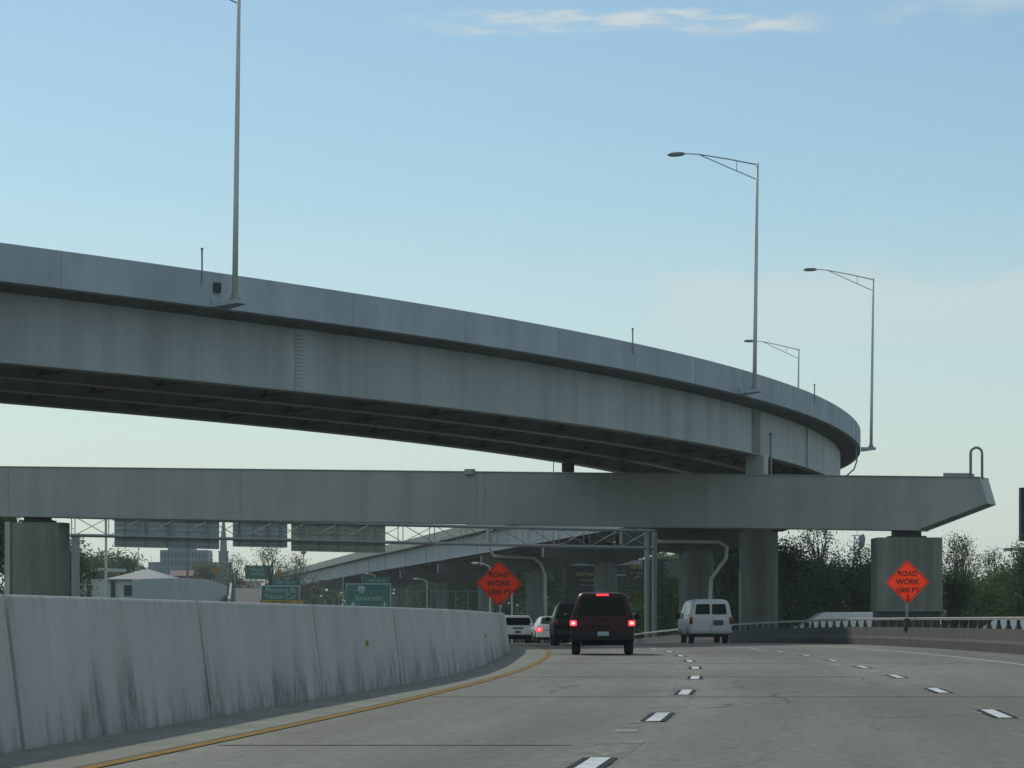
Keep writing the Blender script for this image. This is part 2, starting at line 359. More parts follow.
# ------------------------------------------------------------------ the road's line
def spline(pts, step=1.0, sm=9):
    ys = np.array([p[0] for p in pts], float); xs = np.array([p[1] for p in pts], float)
    g = np.arange(ys[0], ys[-1] + step, step)
    m = np.gradient(xs, ys)
    i = np.clip(np.searchsorted(ys, g) - 1, 0, len(ys) - 2)
    h = ys[i + 1] - ys[i]; t = (g - ys[i]) / h
    v = (2*t**3-3*t**2+1)*xs[i] + (t**3-2*t**2+t)*h*m[i] + (-2*t**3+3*t**2)*xs[i+1] + (t**3-t**2)*h*m[i+1]
    k = np.ones(sm) / sm
    pad = sm // 2
    vp = np.concatenate([v[0] + (np.arange(-pad, 0)) * (v[1] - v[0]), v, v[-1] + (np.arange(1, pad + 1)) * (v[-1] - v[-2])])
    v = np.convolve(vp, k, 'valid')
    return lambda y: float(np.interp(y, g, v))
ref = spline([(-24, -4.7), (-12, -3.2), (0, -1.81), (12, -.53), (24, .62), (36, 1.66), (48, 2.58), (60, 3.39), (75, 4.2), (90, 4.78), (102, 5.1), (116, 5.2),
              (131, 4.9), (155, 3.85), (180, 2.3), (205, .5), (230, -1.5), (260, -4.4), (300, -9), (360, -18), (420, -29)])
woff = spline([(-24, -4.75), (26, -4.75), (36, -4.80), (44, -4.82), (52, -4.62), (66, -4.68), (81, -5.0), (97, -5.24), (131, -5.25), (260, -5.25), (420, -5.25)], sm=15)
yoff = spline([(-24, -3.5), (30, -3.52), (60, -3.6), (97, -3.9), (131, -4.0), (260, -4.0), (420, -4.0)], sm=15)
def zr(y):
    if y < 128: return 0.0
    if y < 260: return -.97e-4 * (y - 128) ** 2
    z0 = -.97e-4 * 132 ** 2
    return max(z0 - .0256 * (y - 260) * (1 - min((y - 260), 180) / 360.0), z0 - .0256 * 90)
def head(y): return math.atan((ref(y + 2) - ref(y - 2)) / 4)
EDGE, RAIL = 7.75, 10.45

def strip(name, o0, o1, y0, y1, h, material, step=3.0, parent=None, ncol=1, uv=False):
    m = MB(); n = max(2, int((y1 - y0) / step) + 1); ys = np.linspace(y0, y1, n)
    f0 = o0 if callable(o0) else (lambda y: o0); f1 = o1 if callable(o1) else (lambda y: o1)
    uvs = []
    for y in ys:
        a = f0(y); b = f1(y)
        for c in range(ncol + 1):
            o = a + (b - a) * c / ncol
            m.v.append((ref(y) + o, y, zr(y) + h)); uvs.append((o, y))
    k = ncol + 1
    for i in range(n - 1):
        for c in range(ncol): m.f.append((i * k + c, i * k + c + 1, (i + 1) * k + c + 1, (i + 1) * k + c))
    o = m.build(name, material, parent, loc=None if parent else (0, 0, 0))
    if uv:
        l = o.data.uv_layers.new(name='lane')
        for lp in o.data.loops: l.data[lp.index].uv = uvs[lp.vertex_index]
    return tag(o, kind='structure')

# ground: one sheet out to the horizon, following the gentle fall of the road
g = MB(); gx = [-2500, -1200, -400, -150, -60, -25, 0, 25, 60, 150, 400, 1200, 2500]
gy = [-400, -60, 0, 60, 128] + list(range(140, 450, 12)) + [460, 600, 900, 1500, 2600]
for y in gy:
    for x in gx: g.v.append((x, y, zr(y) - .12))
k = len(gx)
for i in range(len(gy) - 1):
    for c in range(k - 1): g.f.append((i * k + c, i * k + c + 1, (i + 1) * k + c + 1, (i + 1) * k + c))
tag(g.build('ground', M['ground'], loc=(0, 0, 0)), kind='structure')
road = strip('road', lambda y: woff(y) - .1, RAIL + .1, -24, 415, 0.0, M['road'], 3, ncol=8, uv=True)
strip('shoulder', lambda y: woff(y) - .05, lambda y: yoff(y) - .12, -20, 400, .004, M['shoulder'], 3)
strip('opposite_road', lambda y: woff(y) - 14, lambda y: woff(y) - .9, -24, 415, -.03, M['asphalt'], 4)

strip('yellow_edge_line', lambda y: yoff(y) - .065, lambda y: yoff(y) + .065, -10, 300, .008, M['yellow_line'], 2, parent=road)
strip('white_edge_line', EDGE - .07, EDGE + .07, 20, 300, .004, M['worn_line'], 2, parent=road)
for base, y0s in ((0.0, 35.0), (3.72, 36.2)):
    for kk in range(-2, 16):
        yc = y0s + kk * 11.95
        if yc < 12: continue
        strip('lane_dash', base - .075, base + .075, yc - 1.55, yc + 1.55, .010, M['white_line'], 1.5, parent=road)
        if yc < 110:
            strip('dash_border', base - .135, base - .078, yc - 1.55, yc + 1.55, .010, M['black_line'], 1.5, parent=road)
            strip('dash_border', base + .078, base + .135, yc - 1.55, yc + 1.55, .010, M['black_line'], 1.5, parent=road)
            strip('scrubbed_patch', base - .24, base + .17, yc - 2.0, yc + 5.2, .005, M['ghost_line'], 1.5, parent=road)
for yj, a, b in ((27.2, -4.4, -.4), (44.3, -4.4, 10), (59.9, -4.4, 3.0), (79, -4.4, 10), (100, -4.4, 4.0), (28.5, 4.5, 9)):
    wj = .06 + .0028 * yj
    strip('deck_joint', lambda y, a=a: a if a > 0 else yoff(y) + .15, b, yj - wj / 2, yj + wj / 2, .0035 if yj != 79 else .0034, M['joint'], .2, parent=road)
mk = MB(); mk.box((ref(30.4) - .12, 30.4, .012), (.2, .11, .02))
tag(mk.build('lane_marker', M['white_line'], road), kind='structure')

# ------------------------------------------------------------------ median wall
wb = thing('median_wall', 'long pale concrete median wall with sooty streaks left of the yellow line', 'barrier wall', (ref(26) + woff(26), 26, 0))
m = MB(); H = 1.258
def wsec(y):
    x = ref(y) + woff(y); z = zr(y)
    return [(x, y, z - .1), (x, y, z + .04), (x - .145, y, z + H - .025), (x - .165, y, z + H), (x - .40, y, z + H), (x - .42, y, z + H - .025), (x - .56, y, z + .04), (x - .56, y, z - .1)]
joints = [26.2 + 8.7 * i for i in range(-4, 15)]
for a, b in zip(joints[:-1], joints[1:]):
    gap = .065
    ys = np.linspace(a + gap, b - gap, 6)
    m.rings([wsec(y) for y in ys])
m.build('wall_face', M['barrier'], wb, bevel=.008)
m = MB(); ys = np.linspace(joints[0] + .1, joints[-1] - .1, 60)
def wcore(y):
    x = ref(y) + woff(y); z = zr(y)
    return [(x - .10, y, z - .1), (x - .24, y, z + H - .06), (x - .34, y, z + H - .06), (x - .48, y, z - .1)]
m.rings([wcore(y) for y in ys]); m.build('joint_filler', M['rubber'], wb)
for px, py, d in ((377, 643, 48.6), (487, 636, 79)):
    x = ref(d) + woff(d); z = EYE + (HOR - py) / F * d
    q = MB().box((x - .145 * z / H + .015, d, z), (.03, .2, .075 if d < 60 else .09)); q.build('reflector', M['yellow_sign'], wb)
rnd = random.Random(5)
q = MB()
for kk in range(60):                      # grit and weeds that collect in the gutter
    y = rnd.uniform(22, 100); x = ref(y) + woff(y) + abs(rnd.gauss(0, .08)) + .03
    r = rnd.uniform(.008, .026)
    q.add([(x - r, y - r, .003), (x + r, y - r, .003), (x + r, y + r * 2, .003), (x - r, y + r * 2, .003), (x, y, (.003 + r * .7))], [(0, 1, 4), (1, 2, 4), (2, 3, 4), (3, 0, 4)])
tag(q.build('gutter_grit', M['shoulder'], loc=(0, 0, 0)), 'dark grit and rubble lying along the foot of the median wall', 'grit', kind='stuff')

# ------------------------------------------------------------------ right edge barrier with rail
eb = thing('edge_barrier', 'long grey concrete edge barrier carrying a low post and rail along the right side', 'barrier', (ref(100) + RAIL, 100, 0))
def esec(y):
    x = ref(y) + RAIL; z = zr(y)
    return [(x, y, z - .1), (x, y, z + .30), (x + .07, y, z + .39), (x + .14, y, z + .76), (x + .44, y, z + .76), (x + .46, y, z - .3)]
m = MB(); m.rings([esec(y) for y in np.arange(30, 402, 3.0)]); m.build('concrete_base', M['rail_concrete'], eb, bevel=.01)
m = MB(); rp = [Vector((ref(y) + RAIL + .28, y, zr(y) + 1.10)) for y in np.arange(30, 402, 3.0)]
m.rings([[p + Vector((a, 0, c)) for a, c in ((-.06, -.05), (.06, -.05), (.06, .03), (.03, .05), (-.03, .05), (-.06, .03))] for p in rp]); m.build('hand_rail', M['rail_metal'], eb)
for y in np.arange(44, 216, 2.3):
    q = MB(); x = ref(y) + RAIL + .28; z = zr(y)
    q.rings([[(x - b, y - a, z + h), (x + b, y - a, z + h), (x + b, y + a, z + h), (x - b, y + a, z + h)] for a, b, h in ((.20, .085, .755), (.16, .075, .82), (.08, .05, .93), (.06, .045, 1.06))])
    q.build('rail_post', M['baluster'], eb)

# ------------------------------------------------------------------ curved flyover
fo_pts = [(-62, 70), (-46, 84.5), (-32, 98.8), (-18.2, 115.6), (-10.9, 126.5), (-5.3, 135.5), (0.8, 146.6), (6.3, 158.5), (10.6, 169.2), (13.9, 179), (16.9, 189), (19.5, 199.6), (22.3, 213.5), (24.5, 228),
          (26.0, 245), (26.4, 262), (25.2, 285), (22.9, 310), (16.8, 360), (9.5, 420), (1.8, 480), (-5.9, 540), (-14, 600), (-24, 680), (-39, 800), (-55, 920)]
P = np.array(fo_pts, float)
tt = np.concatenate([[0], np.cumsum(np.hypot(*np.diff(P, axis=0).T))])
sx = spline(list(zip(tt, P[:, 0])), 1.0, 21); sy = spline(list(zip(tt, P[:, 1])), 1.0, 21)
TL = tt[-1]
def fo(t, off=0.0, z=0.0):
    """point on the flyover: t metres along the outer edge, off metres in from it; the deck falls 4 % inward"""
    x, y = sx(t), sy(t); a = max(t - 1, 0); b = min(t + 1, TL)
    dx, dy = sx(b) - sx(a), sy(b) - sy(a); l = math.hypot(dx, dy)
    nx, ny = -dy / l, dx / l
    fall = .04 * off
    return Vector((x + nx * off, y + ny * off, z - fall))
def t_at_y(yy):
    ts = np.linspace(0, TL, 2000); v = np.array([sy(t) for t in ts]); return float(ts[np.argmin(np.abs(v - yy))])
ZT = 14.50
ts1 = list(np.arange(0, 330, 2.0)) + list(np.arange(330, TL - 1, 6.0))
fb = thing('flyover_bridge', 'huge curved concrete and steel flyover ramp sweeping over the road', 'bridge', (sx(150), sy(150), 0))
W = 13.0
def sweep(name, prof, material, ts=ts1, **kw):
    m = MB(); m.rings([[fo(t, o, z) for o, z in prof] for t in ts]); return m.build(name, material, fb, **kw)
sweep('deck_slab', [(.36, 13.20), (.36, 13.08), (1.3, 13.0), (W - 1.3, 13.0), (W - .36, 13.08), (W - .36, 13.38), (.36, 13.38)], M['deck'])
sweep('parapet', [(0, 13.12), (0, ZT), (.22, ZT), (.36, 13.45), (.35, 13.12)], M['parapet'], bevel=.02)
sweep('parapet', [(W - .35, 13.12), (W - .36, 13.45), (W - .22, ZT), (W, ZT), (W, 13.12)], M['parapet_worn'], bevel=.02)
GO = (1.45, 4.9, 8.4, 11.75)
for i, o in enumerate(GO):
    m = MB(); zb = 10.40
    m.rings([[fo(t, o - .012, 13.0), fo(t, o + .012, 13.0), fo(t, o + .012, zb + .04), fo(t, o - .012, zb + .04)] for t in ts1])
    web = m.build('girder', M['girder'], fb)
    m = MB(); m.rings([[fo(t, o - .27, zb + .04), fo(t, o + .27, zb + .04), fo(t, o + .27, zb), fo(t, o - .27, zb)] for t in ts1]); m.build('flange', M['flange'], web)
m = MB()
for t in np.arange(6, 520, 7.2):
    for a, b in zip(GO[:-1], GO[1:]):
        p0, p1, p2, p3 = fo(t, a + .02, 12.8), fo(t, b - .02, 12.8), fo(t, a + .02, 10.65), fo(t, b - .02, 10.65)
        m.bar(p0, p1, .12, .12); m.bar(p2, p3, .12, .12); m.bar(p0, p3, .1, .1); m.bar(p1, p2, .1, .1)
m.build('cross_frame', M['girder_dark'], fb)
# field splices (bolted plates) and stiffeners seen on the outer girder and on the inner one far off
def girder_t(px, o=1.45, lo=0, hi=330):
    ts = np.linspace(lo, hi, 3000); v = []
    for t in ts:
        p = fo(t, o); v.append(512 + F * p.x / p.y)
    return float(ts[np.argmin(np.abs(np.array(v) - px))])
for px in (298, 686):
    t = girder_t(px); m = MB()
    m.rings([[fo(t + a, 1.45 - .035, 12.85), fo(t + a, 1.45 - .013, 12.85), fo(t + a, 1.45 - .013, 10.5), fo(t + a, 1.45 - .035, 10.5)] for a in (-.28, .28)])
    m.build('splice_plate', M['bolted_girder_splice'], fb)
for px in (752, 770, 790, 806, 822, 834):
    t = girder_t(px); m = MB()
    m.rings([[fo(t + a, 1.45 - .12, 12.95), fo(t + a, 1.45 - .013, 12.95), fo(t + a, 1.45 - .013, 10.45), fo(t + a, 1.45 - .12, 10.45)] for a in (-.02, .02)])
    m.build('stiffener', M['girder'], fb)
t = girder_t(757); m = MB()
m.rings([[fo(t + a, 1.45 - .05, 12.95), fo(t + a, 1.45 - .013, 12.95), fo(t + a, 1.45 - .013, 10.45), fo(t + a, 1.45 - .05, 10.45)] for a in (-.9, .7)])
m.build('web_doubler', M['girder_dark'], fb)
for t in np.arange(330, TL - 20, 34):
    m = MB(); o = W - 1.25
    m.rings([[fo(t + a, o + .013, 12.95), fo(t + a, o + .07, 12.95), fo(t + a, o + .07, 10.45), fo(t + a, o + .013, 10.45)] for a in (-.03, .03)])
    m.build('stiffener', M['girder'], fb)
for i, t in enumerate(np.arange(12, 250, 9.1)):              # saw cuts in the parapet
    a, b = fo(t, -.004, 13.16), fo(t, -.004, ZT - .02)
    MB().bar(a, b, .018, .012, up=(0, 1, 0)).build('parapet_joint', M['parapet_worn'], fb)
# studs under the overhang, small box and conduit stubs on the parapet
for px, h in ((201, .85), (632, .7), (814, .6)):
    t = girder_t(px, 0.0); p = fo(t, -.03, ZT)
    m = MB().tube([p + Vector((0, 0, -.55)), p + Vector((0, 0, h - .12)), p + Vector((0, 0, h))], [.035, .035, .06], 8); m.build('conduit_stub', M['galv_dark'], fb)
t = girder_t(216, 0.0); p = fo(t, -.05, 13.9); MB().box(p, (.3, .2, .38), rz=.55).build('junction_box', M['dark_panel'], fb)
t = girder_t(742, 0.0); p = fo(t, -.05, 13.85); MB().box(p, (.25, .2, .32), rz=1.2).build('junction_box', M['dark_panel'], fb)
t = girder_t(857, .2, 120, 260); p = fo(t, .3, 13.1)
MB().tube([p, p + Vector((.1, 0, -.9)), p + Vector((-.1, 0, -1.5)), p + Vector((-.9, 0, -2.2))], .05, 8).build('downpipe', M['galv_dark'], fb)
t = girder_t(769, 1.2, 100, 230); p = fo(t, 1.1, 11.6)
MB().tube([p + Vector((0, 0, .2)), p, p + Vector((0, 0, -2.4))], [.14, .07, .06], 8).build('downpipe', M['galv_dark'], fb)

# street lamps standing on brackets outside the parapet
def lamp_on_flyover(t, label, first=None):
    edge = fo(t, 0, 0); e2 = fo(t, 1.0, 0); inw = Vector((e2.x - edge.x, e2.y - edge.y, 0)).normalized()
    base = Vector((edge.x, edge.y, 13.42)) - inw * .75
    rz = math.atan2(inw.y, inw.x)
    if first: return dup(first, base, rz, label)
    r = thing('street_lamp', label, 'street lamp', (0, 0, 0), 0, 'tall lamps along the flyover')
    MB().rings([[(-.35, y * .3, -.02), (.72, y * .55, -.02), (.72, y * .55, -.3), (-.35, y * .3, -.16)] for y in (-1, 1)]).build('bracket', M['parapet'], r, local=True)
    MB().tube([(0, 0, -.02), (0, 0, .06), (0, 0, .07), (0, 0, .22)], [.22, .22, .15, .13], 14).build('base_plate', M['galv_dark'], r, local=True)
    MB().tube([(0, 0, .06), (0, 0, 4), (0, 0, 8), (0, 0, 12.1)], [.115, .10, .085, .065], 14).build('pole', M['galv'], r, local=True, smooth=True)
    a = MB().tube([(0, 0, 12.0), (1.6, 0, 12.35), (3.3, 0, 12.67), (3.9, 0, 12.72), (4.15, 0, 12.72)], [.035, .033, .03, .028, .028], 8)
    a.tube([(0, 0, 11.2), (1.7, 0, 11.95), (3.2, 0, 12.63)], .026, 8); a.tube([(1.15, 0, 11.71), (1.15, 0, 12.25)], .018, 6)
    a.build('arm', M['galv_dark'], r, local=True, smooth=True)
    h = MB(); rr = []
    for x, w, hh, zc in ((4.05, .05, .05, 12.72), (4.15, .10, .09, 12.72), (4.3, .15, .12, 12.715), (4.6, .18, .13, 12.705), (4.85, .16, .11, 12.70), (5.0, .08, .06, 12.70)):
        rr.append([(x, w * math.cos(q), zc + hh * math.sin(q)) for q in [2 * math.pi * i / 12 for i in range(12)]])
    h.rings(rr).build('lamp_head', M['lamp_head'], r, local=True, smooth=True)
    r.location = base; r.rotation_euler = (0, 0, rz)
    return r
def t_for_px(px, lo, hi, o=-.75): return girder_t(px, o, lo, hi)
L1 = lamp_on_flyover(t_for_px(234.5, 20, 120), 'bright tall lamp post cut off by the top of the picture')
lamp_on_flyover(t_for_px(754.5, 80, 200), 'lamp post highest in the sky, standing over the middle of the flyover edge', L1)
tp = t_at_y(233); lamp_on_flyover(tp, 'lamp post at the far right tip of the flyover on a projecting bracket', L1)
L4 = lamp_on_flyover(t_at_y(293), 'small distant lamp post just left of the rightmost lamp', L1)
L1.scale = (1, 1, 1.02); L4.location.x += .45
for o in [q for q in S.objects if q.name.startswith('street_lamp') and q.parent is None]:      # the posts stand square to the banked deck
    o.rotation_euler = (Matrix.Rotation(R(.8), 4, 'Y') @ Matrix.Rotation(o.rotation_euler.z, 4, 'Z')).to_euler()

# ------------------------------------------------------------------ piers of the flyover beyond the crossbeam
def drain(parent, pts, r=.13): return MB().tube(pts, r, 8).build('drain_pipe', M['pipe'], parent)
def pier(px, d, wpx, ztop_cap, label, capl=7.0, capr=6.6, t=None):
    t = t_at_y(d); c = fo(t, 6.5); x = (px - 512) / F * d; r = wpx * d / F / 2
    root = thing('bridge_pier', label, 'pier', (x, d, zr(d) - .12), 0, 'round piers of the curved flyover')
    z0 = zr(d) - .3; zc = ztop_cap - 2.4
    MB().tube([(x, d, z0), (x, d, zc + .3)], r, 28).build('column', M['pier'], root, autosmooth=40)
    p = fo(t, 13.2); q = fo(t, -.2); ax = Vector((q.x - p.x, q.y - p.y, 0)).normalized(); n = Vector((-ax.y, ax.x, 0))
    cc = Vector((c.x, c.y, 0)); th = .95
    sl = .04
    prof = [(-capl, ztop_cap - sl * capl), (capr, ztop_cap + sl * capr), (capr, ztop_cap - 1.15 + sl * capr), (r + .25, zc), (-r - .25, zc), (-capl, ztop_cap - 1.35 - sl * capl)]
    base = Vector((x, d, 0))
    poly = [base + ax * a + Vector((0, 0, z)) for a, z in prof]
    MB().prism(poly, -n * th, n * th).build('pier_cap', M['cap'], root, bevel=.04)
    for o in GO:
        g_ = fo(t, o, 0); s = (g_ - base).dot(ax); zt = ztop_cap + sl * s
        pg = base + ax * s
        MB().box((pg.x, pg.y, (zt + 10.4 - .04 * o) / 2), (.6, .6, max(.12, 10.4 - .04 * o - zt)), rz=math.atan2(ax.y, ax.x)).build('bearing', M['bearing'], root)
    return root, ax, n, r, zc
pr1 = pier(758.5, 222, 39, 9.5, 'thickest round pier, right of the white van under the crossbeam')
pr2 = pier(696, 300, 34, 9.6, 'round pier straight behind the white van')
pr3 = pier(605.5, 360, 23, 9.6, 'pale round pier rising behind the maroon suv')
pr4 = pier(535, 420, 16.5, 9.6, 'slim round pier beside the left orange diamond sign')
pr5 = pier(485, 480, 14, 9.6, 'shadowy round pier hidden partly by the left orange diamond sign')
pr6 = pier(442, 540, 12, 9.6, 'far round pier standing right of the fence above the median wall')
pr7 = pier(400, 600, 11, 9.6, 'far round pier directly right of the green shield sign')
pr8 = pier(352, 680, 10, 9.6, 'farthest round pier behind the green shield sign')
def pp(px, py, d): return at(px, py, d)
drain(pr2[0], [pp(655, 541.5, 298), pp(676, 541.5, 298), pp(719, 542, 298), pp(727, 547, 298), pp(726, 558, 298), pp(711, 579, 298), pp(710, 600, 298), pp(710, 634, 298)], .17)
drain(pr4[0], [pp(488, 528, 417), pp(489, 548, 417), pp(494, 556, 417), pp(534, 558, 417), pp(541, 564, 417), pp(545, 575, 417), pp(545.5, 618, 417)], .20)
drain(pr3[0], [pp(630, 531, 357), pp(634, 537, 357), pp(655, 541, 357), pp(690, 541, 357)], .17)

# ------------------------------------------------------------------ steel crossbeam (straddle bent) and its two piers
A = Vector((-30.8, 195.5, 0)); B = Vector((25.6, 176, 0)); BL = (B - A).length
bx = (B - A).normalized(); bn = Vector((bx.y, -bx.x, 0)); bn = -bn if bn.y > 0 else bn      # bn points to the camera side
T = 2.5
def beam_pt(px, py):
    """point of the beam's front face seen at a pixel"""
    u = (px - 512) / F; t = (u * A.y - A.x) / (bx.x - u * bx.y)
    p = A + bx * t; return Vector((p.x, p.y, EYE + (HOR - py) / F * p.y)), t
sb = thing('steel_crossbeam', 'long grey steel box beam spanning the road under the flyover, with a tapered right end', 'crossbeam', (A + bx * BL * .5))
pl, _ = beam_pt(-22, 466.6); pl2, _ = beam_pt(-22, 515.2); pr_, _ = beam_pt(980, 477.6)
tip, _ = beam_pt(987.5, 503.5); tap, _ = beam_pt(919, 529.6)
front = [pl2, pl, pr_, tip, tap]
MB().prism(front, (0, 0, 0), -bn * T).build('box_girder', M['steel'], sb, bevel=.03)
def fpt(t, z, o=0): p = A + bx * t + bn * o; return Vector((p.x, p.y, z))
def tz(px, py): p, t = beam_pt(px, py); return t, p.z
m = MB()                                                   # edge plates of the box
for (pa, pb) in (((-22, 466.6), (980, 477.6)),):
    a, _ = beam_pt(*pa); b, _ = beam_pt(*pb); m.bar(a + bn * .0 - bn * T / 2 + Vector((0, 0, .025)), b - bn * T / 2 + Vector((0, 0, .025)), T + .12, .05)
a, _ = beam_pt(-22, 515.2); b, _ = beam_pt(919, 529.6); m.bar(a - bn * T / 2 - Vector((0, 0, .02)), b - bn * T / 2 - Vector((0, 0, .02)), T + .12, .06)
m.build('cover_plate', M['steel'], sb)
for px, wpx in ((466, 21), (484, 1.2), (8, 1.0), (240, 1.0), (706, 1.0)):
    t0, zt = tz(px - wpx / 2, 471); t1, _ = tz(px + wpx / 2, 471); zb = tz(px, 519.5 + (px - 468) * .012)[1]; zt = tz(px, 471.5 + (px - 468) * .011)[1]
    q = MB(); q.rings([[fpt(t, zt, .004), fpt(t, zt, .028), fpt(t, zb, .028), fpt(t, zb, .004)] for t in (t0, t1)]); q.build('splice_plate', M['bolted_beam_splice' if wpx > 5 else 'steel'], sb)
q, _ = beam_pt(470, 471.4); MB().box(q + Vector((0, 0, -.02)) + bn * .02, (.5, .5, .3), rz=-.33).build('roof_hatch', M['steel'], sb)
a, _ = beam_pt(941, 475.5); b, _ = beam_pt(968, 475.8); MB().bar(a - bn * 1.2 + Vector((0, 0, .06)), b - bn * 1.2 + Vector((0, 0, .06)), 1.2, .22).build('access_platform', M['galv_dark'], sb)
a, _ = beam_pt(968.5, 477.3); b, _ = beam_pt(980, 477.5); h = 1.65
cx = (a + b) / 2; rad = (b - a).length / 2; ux = (b - a).normalized()
hp = [a - Vector((0, 0, .05))] + [cx - ux * rad * math.cos(k) + Vector((0, 0, h - rad + rad * math.sin(k))) for k in np.linspace(0, math.pi, 9)] + [b - Vector((0, 0, .05))]
hp = [p - bn * .6 for p in hp]
MB().tube(hp, .075, 8).build('grab_hoop', M['galv_dark'], sb, smooth=True)
# bearings that carry the flyover on the beam
for px, pyt, w, o in ((757, 456.5, 19, 1.45), (568, 466.5, 10, 11.75)):
    p, t = beam_pt(px, 474.5 if px > 700 else 471.6)
    tg = girder_t(px, o, 100, 230); gp = fo(tg, o, 10.4)
    w_ = w * p.y / F
    c = Vector((gp.x, gp.y, 0))
    q = MB().box((c.x, c.y, (p.z + gp.z) / 2), (w_, w_, gp.z - p.z), rz=-.33); q.build('bearing', M['girder'] if px > 700 else M['bearing'], sb)
p, t = beam_pt(548, 471); MB().tube([p - bn, p - bn + Vector((0, 0, .55))], .03, 6).build('grounding_stub', M['galv_dark'], sb)

def bent_pier(px0, px1, ytop, ybot, label, rounded):
    pc = (px0 + px1) / 2; p, t = beam_pt(pc, ytop); c = p - bn * T / 2; c.x = (pc - 512) / F * (c.y - 1.2)
    d = c.y; w = (px1 - px0) * (p.y) / F; zt = p.z; zb = zr(d) - .3
    root = thing('crossbeam_pier', label, 'pier', (c.x, c.y, zr(d) - .12))
    if rounded:
        ring = []
        for k in range(40):
            a = 2 * math.pi * k / 40; e = .55
            ring.append((math.copysign(abs(math.cos(a)) ** e, math.cos(a)) * w / 2, math.copysign(abs(math.sin(a)) ** e, math.sin(a)) * w * .42))
        MB().rings([[(c.x + a, c.y + b, z) for a, b in ring] for z in (zb, zt - .06)]).build('pier_shaft', M['bent_pier'], root, autosmooth=35)
        MB().box((c.x - w / 2 + .25, c.y - w * .42 + .1, (zb + zt) / 2), (.3, .25, zt - zb - .05)).build('drain_chase', M['pier_pale'], root)
    else:
        zf = EYE + (HOR - ybot) / F * p.y
        MB().box((c.x, c.y, (zf + zt) / 2), (w, w * .8, zt - zf)).build('pier_shaft', M['bent_pier'], root, bevel=.05)
        MB().box((c.x, c.y, (zb + zf) / 2), (w * .94, w * .74, zf - zb)).build('plinth', M['dark_panel'], root)
    bb = zt; hb = tz(pc, 516 if rounded else 529.6)[1] - bb
    MB().box((c.x, c.y, bb + hb / 2 - .03), (1.5, 1.3, hb + .06)).build('bearing', M['bearing'], root)
    MB().box((c.x, c.y, bb + .05), (2.0, 1.8, .1)).build('bearing_plate', M['bearing'], root)
    return root
bent_pier(4, 66, 521.5, 600, 'broad rounded concrete pier with dark streaks under the left end of the crossbeam', True)
bent_pier(876, 942, 537.5, 612, 'square concrete pier behind the right orange diamond sign', False)

# ------------------------------------------------------------------ overhead sign gantry, seen from behind
GA = at(75, 535, 226); GB = at(650, 548, 240)
gd = Vector((GB.x - GA.x, GB.y - GA.y, 0)); gl = gd.length; gd.normalize(); gnrm = Vector((-gd.y, gd.x, 0))
gt = thing('sign_gantry', 'steel truss sign gantry spanning the roads behind the crossbeam', 'sign gantry', (GA.x, GA.y, zr(226) - .1))
slope = (GB.z - GA.z) / gl; TH = 1.27
def gp(s, z, o=0): p = GA + gd * s + gnrm * o; return Vector((p.x, p.y, GA.z + slope * s + z))
for o in (0, 1.2):
    for z in (0, TH): MB().tube([gp(-.3, z, o), gp(gl + .4, z, o)], .10, 8).build('chord', M['galv_dark'], gt)
m = MB(); ns = 18
for i in range(ns):
    a = gl * i / ns; b = gl * (i + 1) / ns
    for o in (0, 1.2):
        m.bar(gp(a, 0, o), gp(a, TH, o), .06, .06)
        if o == 0: m.bar(gp(a, 0, o), gp(b, TH, o), .05, .05); m.bar(gp(a, TH, o), gp(b, 0, o), .05, .05)
    m.bar(gp(a, 0, 0), gp(a, 0, 1.2), .06, .06); m.bar(gp(a, TH, 0), gp(a, TH, 1.2), .06, .06); m.bar(gp(a, 0, 0), gp(b, 0, 1.2), .05, .05)
m.build('lattice', M['galv_dark'], gt)
p = gp(0, 0); MB().box((p.x, p.y + .3, (p.z + zr(226)) / 2 - .2), (.52, .5, p.z - zr(226) + .4)).build('post', M['galv_dark'], gt)
for px in (647.0, 654.5):
    q = at(px, 548, 240 if px < 650 else 241.2); z0 = zr(240) - .2
    MB().tube([(q.x, q.y, z0), (q.x, q.y, gp(gl, TH).z)], .19, 12).build('post', M['galv_dark'], gt)
for px0, px1, yt, yb, mm, ns_ in ((116.5, 217.5, 517, 546.5, 'sign_back', 5), (231, 284.5, 518, 546, 'sign_back', 4), (288.5, 382.5, 521, 550.5, 'sign_back2', 5)):
    s0 = ((px0 - 75) / 575) * gl; s1 = ((px1 - 75) / 575) * gl
    ya = (yt - 535 - 13 * (px0 - 75) / 575); d = 226 + 14 * (px0 - 75) / 575
    zt = -(yt - 535 - 13 * (px0 - 75) / 575) / F * d; zb = -(yb - 535 - 13 * (px0 - 75) / 575) / F * d
    m = MB(); a0, a1 = gp(s0, zb, 1.42), gp(s1, zb, 1.42); b0, b1 = gp(s0, zt, 1.42), gp(s1, zt, 1.42)
    m.prism([a0, a1, b1, b0], (0, 0, 0), gnrm * .08); pn = m.build('sign_panel', M[mm], gt)
    m = MB()
    for k in range(ns_): s = s0 + (s1 - s0) * (k + .5) / ns_; m.bar(gp(s, zb + .05, 1.36), gp(s, zt - .05, 1.36), .1, .1)
    for k in range(6): z = zb + (zt - zb) * (k + .5) / 6; m.bar(gp(s0, z, 1.40), gp(s1, z, 1.40), .03, .05)
    m.build('sign_rib', M['galv_dark'], pn)

